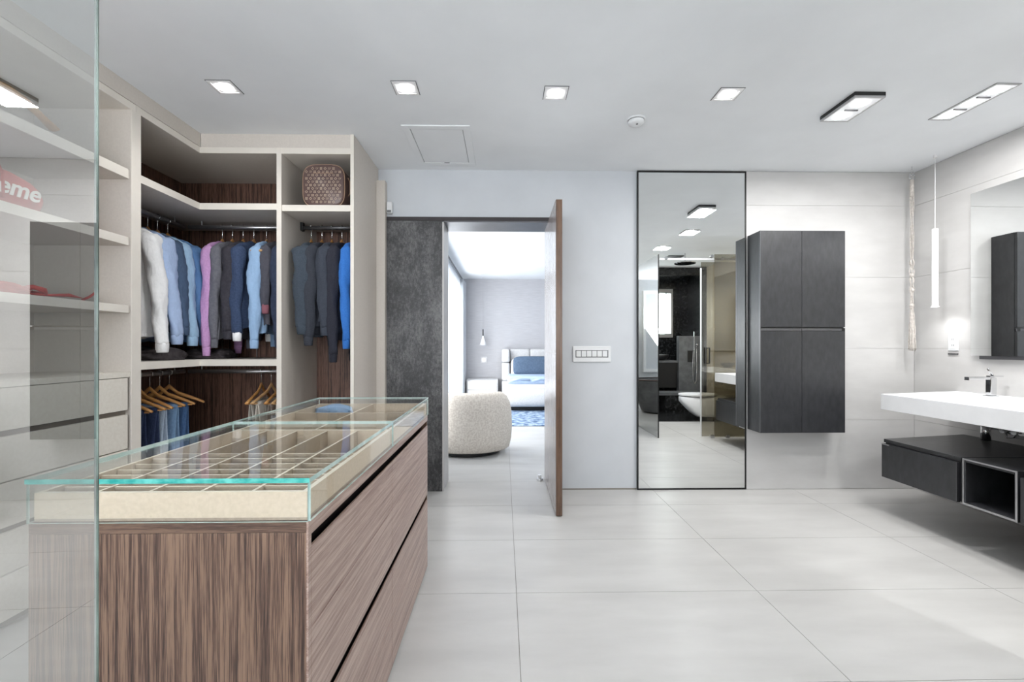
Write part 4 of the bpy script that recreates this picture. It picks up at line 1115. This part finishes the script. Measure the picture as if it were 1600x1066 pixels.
# ------------------------------------------------------------------ wet room behind the camera (seen in the mirror)
wf = B(2.05, 3.74, -1.6, .355, .001, .012).build('floor_wet_room', M['darkstone']); struct(wf)
def beam_(): pass
struct(B(1.6, 3.75, -1.0, -.88, 2.52, CH).build('trim_4', M['darkstone']))
gp = thing('glass_screen', (2.02, 1.2, 0), 'fixed bronze glass screen end-on at the wet room entrance', 'glass partition')
B(2.012, 2.022, .70, 1.645, .002, 2.40).build('glass_pane', M['grey_glass'], gp)
B(2.010, 2.024, 1.645, 1.651, .002, 2.40).build('edge_strip', M['black'], gp)
B(2.012, 2.022, .69, .70, .002, 2.40).build('edge_strip', M['black'], gp)
gd = thing('sliding_glass_door', (3.0, 1.65, 0), 'bronze glass sliding door of the wet room with chrome rail', 'door')
B(2.75, XR - .002, 1.650, 1.658, .01, 2.40).build('fixed_pane', M['bronze_glass'], gd)
sp_ = B(2.583, 3.20, 1.628, 1.636, .02, 2.30).build('sliding_pane', M['bronze_glass'], gd)
B(2.575, 2.587, 1.624, 1.640, .02, 2.22).build('edge_seal', M['white'], sp_)
B(2.030, XR - .002, 1.640, 1.648, 2.325, 2.350).build('rail', M['alu'], gd, bev=.002)
for x, z in ((2.72, 2.375), (2.86, 2.345), (3.15, 2.375), (2.12, 2.35)):
    MB().cyl((x, 1.63, z), (x, 1.655, z), .022, 16).build('roller', M['chrome'], gd, smooth=False)
hb = MB(); hb.box(2.63, 2.642, 1.655, 1.667, .98, 1.17); hb.box(2.675, 2.687, 1.655, 1.667, .98, 1.17); hb.box(2.63, 2.687, 1.655, 1.667, .97, .98); hb.box(2.63, 2.687, 1.655, 1.667, 1.17, 1.18)
hb.build('handle', M['black'], sp_)
for x in (2.70, 2.90, 3.3):
    B(x, x + .05, 1.62, 1.664, .003, .04).build('floor_guide', M['chrome'], gd)
# toilet, wall hung on the beige wall
tl = thing('toilet', (3.3, .2, 0), 'white wall-hung toilet seen in the mirror', 'toilet')
def tsec(x, w_, z0, z1, n=20):
    zm = (z0 + z1) / 2; h_ = (z1 - z0) / 2
    return [(x, .2 + w_ * (abs(math.cos(a)) ** .6) * (1 if math.cos(a) > 0 else -1), zm + h_ * (abs(math.sin(a)) ** .5) * (1 if math.sin(a) > 0 else -1)) for a in [2 * PI * i / n for i in range(n)]]
MB().loft([tsec(2.86, .05, .33, .385), tsec(2.88, .10, .29, .39), tsec(2.95, .15, .22, .395), tsec(3.05, .18, .12, .395), tsec(3.14, .18, .055, .395), tsec(3.40, .18, .05, .395), tsec(3.748, .18, .05, .395)]).build('bowl', M['white'], tl, smooth=True)
MB().loft([[(x, y, z) for x, y, z in [(2.848 + (1 - math.cos(a)) * 0, 0, 0)]] for a in (0,)] if False else [
    [(3.12 + .275 * math.cos(t) * (1 if math.cos(t) < 0 else 1.25), .2 + .185 * math.sin(t), z) for t in [2 * PI * i / 32 for i in range(32)]] for z in (.400, .415, .430)]).build('seat_lid', M['white'], tl, smooth=False, bev=.004)
# grey half wall with flush plate, hand shower, bench, black washstand, bowl
hw_ = thing('half_wall', (3.5, -.98, 0), 'grey stone half wall behind the toilet, seen in the mirror', 'wall')
B(3.275, 3.74, -1.02, -.90, .012, 1.39).build('stone_panel', M['greystone'], hw_)
fp = B(3.435, 3.545, -.90, -.888, .90, 1.115).build('flush_plate', M['black'], bev=.002)
tag(fp, 'black flush plate on the grey half wall in the mirror', 'flush plate')
hs = thing('hand_shower', (3.56, -.89, .5), 'chrome hand shower with looped hose on the grey half wall', 'shower')
MB().cyl((3.555, -.886, .55), (3.555, -.886, 1.47), .008, 8).build('riser', M['chrome'], hs, smooth=True)
MB().tube([(3.53, -.87, 1.10), (3.52, -.87, .8), (3.53, -.87, .56), (3.56, -.87, .50), (3.59, -.87, .56), (3.60, -.87, .8), (3.59, -.87, 1.2)], .007, 8).build('hose', M['chrome'], hs, smooth=True)
MB().cyl((3.60, -.86, 1.20), (3.57, -.80, 1.24), .016, 10).build('shower_head', M['chrome'], hs, smooth=True)
bn = B(2.50, 3.60, -.86, -.52, .32, .37).build('stone_bench', M['greystone'], bev=.003)
tag(bn, 'grey stone bench slab in the shower, seen in the mirror', 'bench')
bn2 = B(2.9, 3.50, -.84, -.56, .012, .319).build('bench_support', M['darkstone'])
tag(bn2, 'dark stone block under the grey shower bench', 'bench')
wsd = thing('black_washstand', (3.0, -1.2, .4), 'black washstand with a grey top at the rear of the wet room', 'washstand')
B(2.3, 3.26, -1.5, -.95, .42, .89).build('cabinet_body', M['black'], wsd)
B(2.3, 3.27, -1.52, -.93, .89, .925).build('counter', M['greystone'], wsd)
def bowl(c, r, label):
    o = MB().lathe([(r * .35, 0), (r * .6, .01), (r * .95, r * .45), (r, r * .75), (r * .9, r * .78), (r * .6, r * .3), (r * .1, r * .1)], c, 24).build('bowl', M['black'], None, smooth=True)
    tag(o, label, 'bowl')
bowl((3.02, -1.15, .926), .15, 'black bowl on the rear washstand in the mirror')
c2 = thing('side_counter', (3.5, .3, .75), 'white counter behind the bronze glass, seen in the mirror', 'counter')
B(3.36, 3.749, .10, 1.25, .76, .86).build('slab', M['white'], c2, bev=.003)
bowl((3.52, .45, .861), .10, 'black bowl on the white counter behind bronze glass')
tb = thing('bathtub', (0.98, -.62, 0), 'grey freestanding bathtub seen only as a reflection in the glass screen', 'bathtub')
rings = []
for r_, z in ((.50, .013), (.56, .05), (.66, .3), (.72, .55), (.74, .60), (.71, .60), (.66, .50), (.55, .15), (.3, .12)):
    rings.append([(0.98 + 1.0 * r_ * math.cos(a), -.62 + .55 * r_ * math.sin(a), z) for a in [2 * PI * i / 36 for i in range(36)]])
MB().loft(rings).build('tub_shell', M['greystone'], tb, smooth=True)
rings = [[(0.98 + r_ * math.cos(a), -.62 + .55 * r_ * math.sin(a), z) for a in [2 * PI * i / 36 for i in range(36)]] for r_, z in ((.75, .595), (.76, .605), (.75, .615), (.70, .612))]
MB().loft(rings, cap=False).build('tub_rim', M['bagbrown'], tb, smooth=True)
sh = thing('rain_shower', (2.86, .42, CH), 'square chrome rain shower head below the ceiling', 'shower')
MB().lathe([(.16, 0), (.165, .008), (.16, .018)], (2.86, .42, 2.50), 32).build('shower_head', M['chrome'], sh)
sh['label'] = 'round chrome rain shower head below the ceiling in the mirror'
MB().cyl((2.86, .42, 2.518), (2.86, .42, CH - .001), .012, 12).build('arm', M['chrome'], sh)
vg = thing('ceiling_vent', (2.8, .2, CH), 'grey ceiling vent grille near the shower in the mirror', 'vent')
for k in range(6):
    B(2.66, 2.92, -.02 + k * .05, .0 + k * .05, CH - .012, CH - .001).build('slat', M['alu_dark'], vg)
light('wet_room_downlight', 'SPOT', (2.9, -.2, CH - .03), 60, (0, 0, 0), spot=2.4, blend=1, rad=.05)

# ------------------------------------------------------------------ groups of repeats
GR = {'shirt': 'shirts hanging in the corner wardrobe', 'hoodie': 'hoodies hanging in the narrow bay', 'trousers': 'trousers folded over the lower rail hangers',
      'hanger': 'wooden clothes hangers', 'pillow': 'pillows on the bed', 'bowl': 'black bowls in the wet room'}
for o in bpy.data.objects:
    c = o.get('category')
    if o.parent is None and c in GR: o['group'] = GR[c]
    if o.name.startswith('multi_downlight'): o['group'] = 'multi-lamp ceiling lights'
    if o.name.startswith('floating_cabinet'): o['group'] = 'black drawer units under the washbasin'
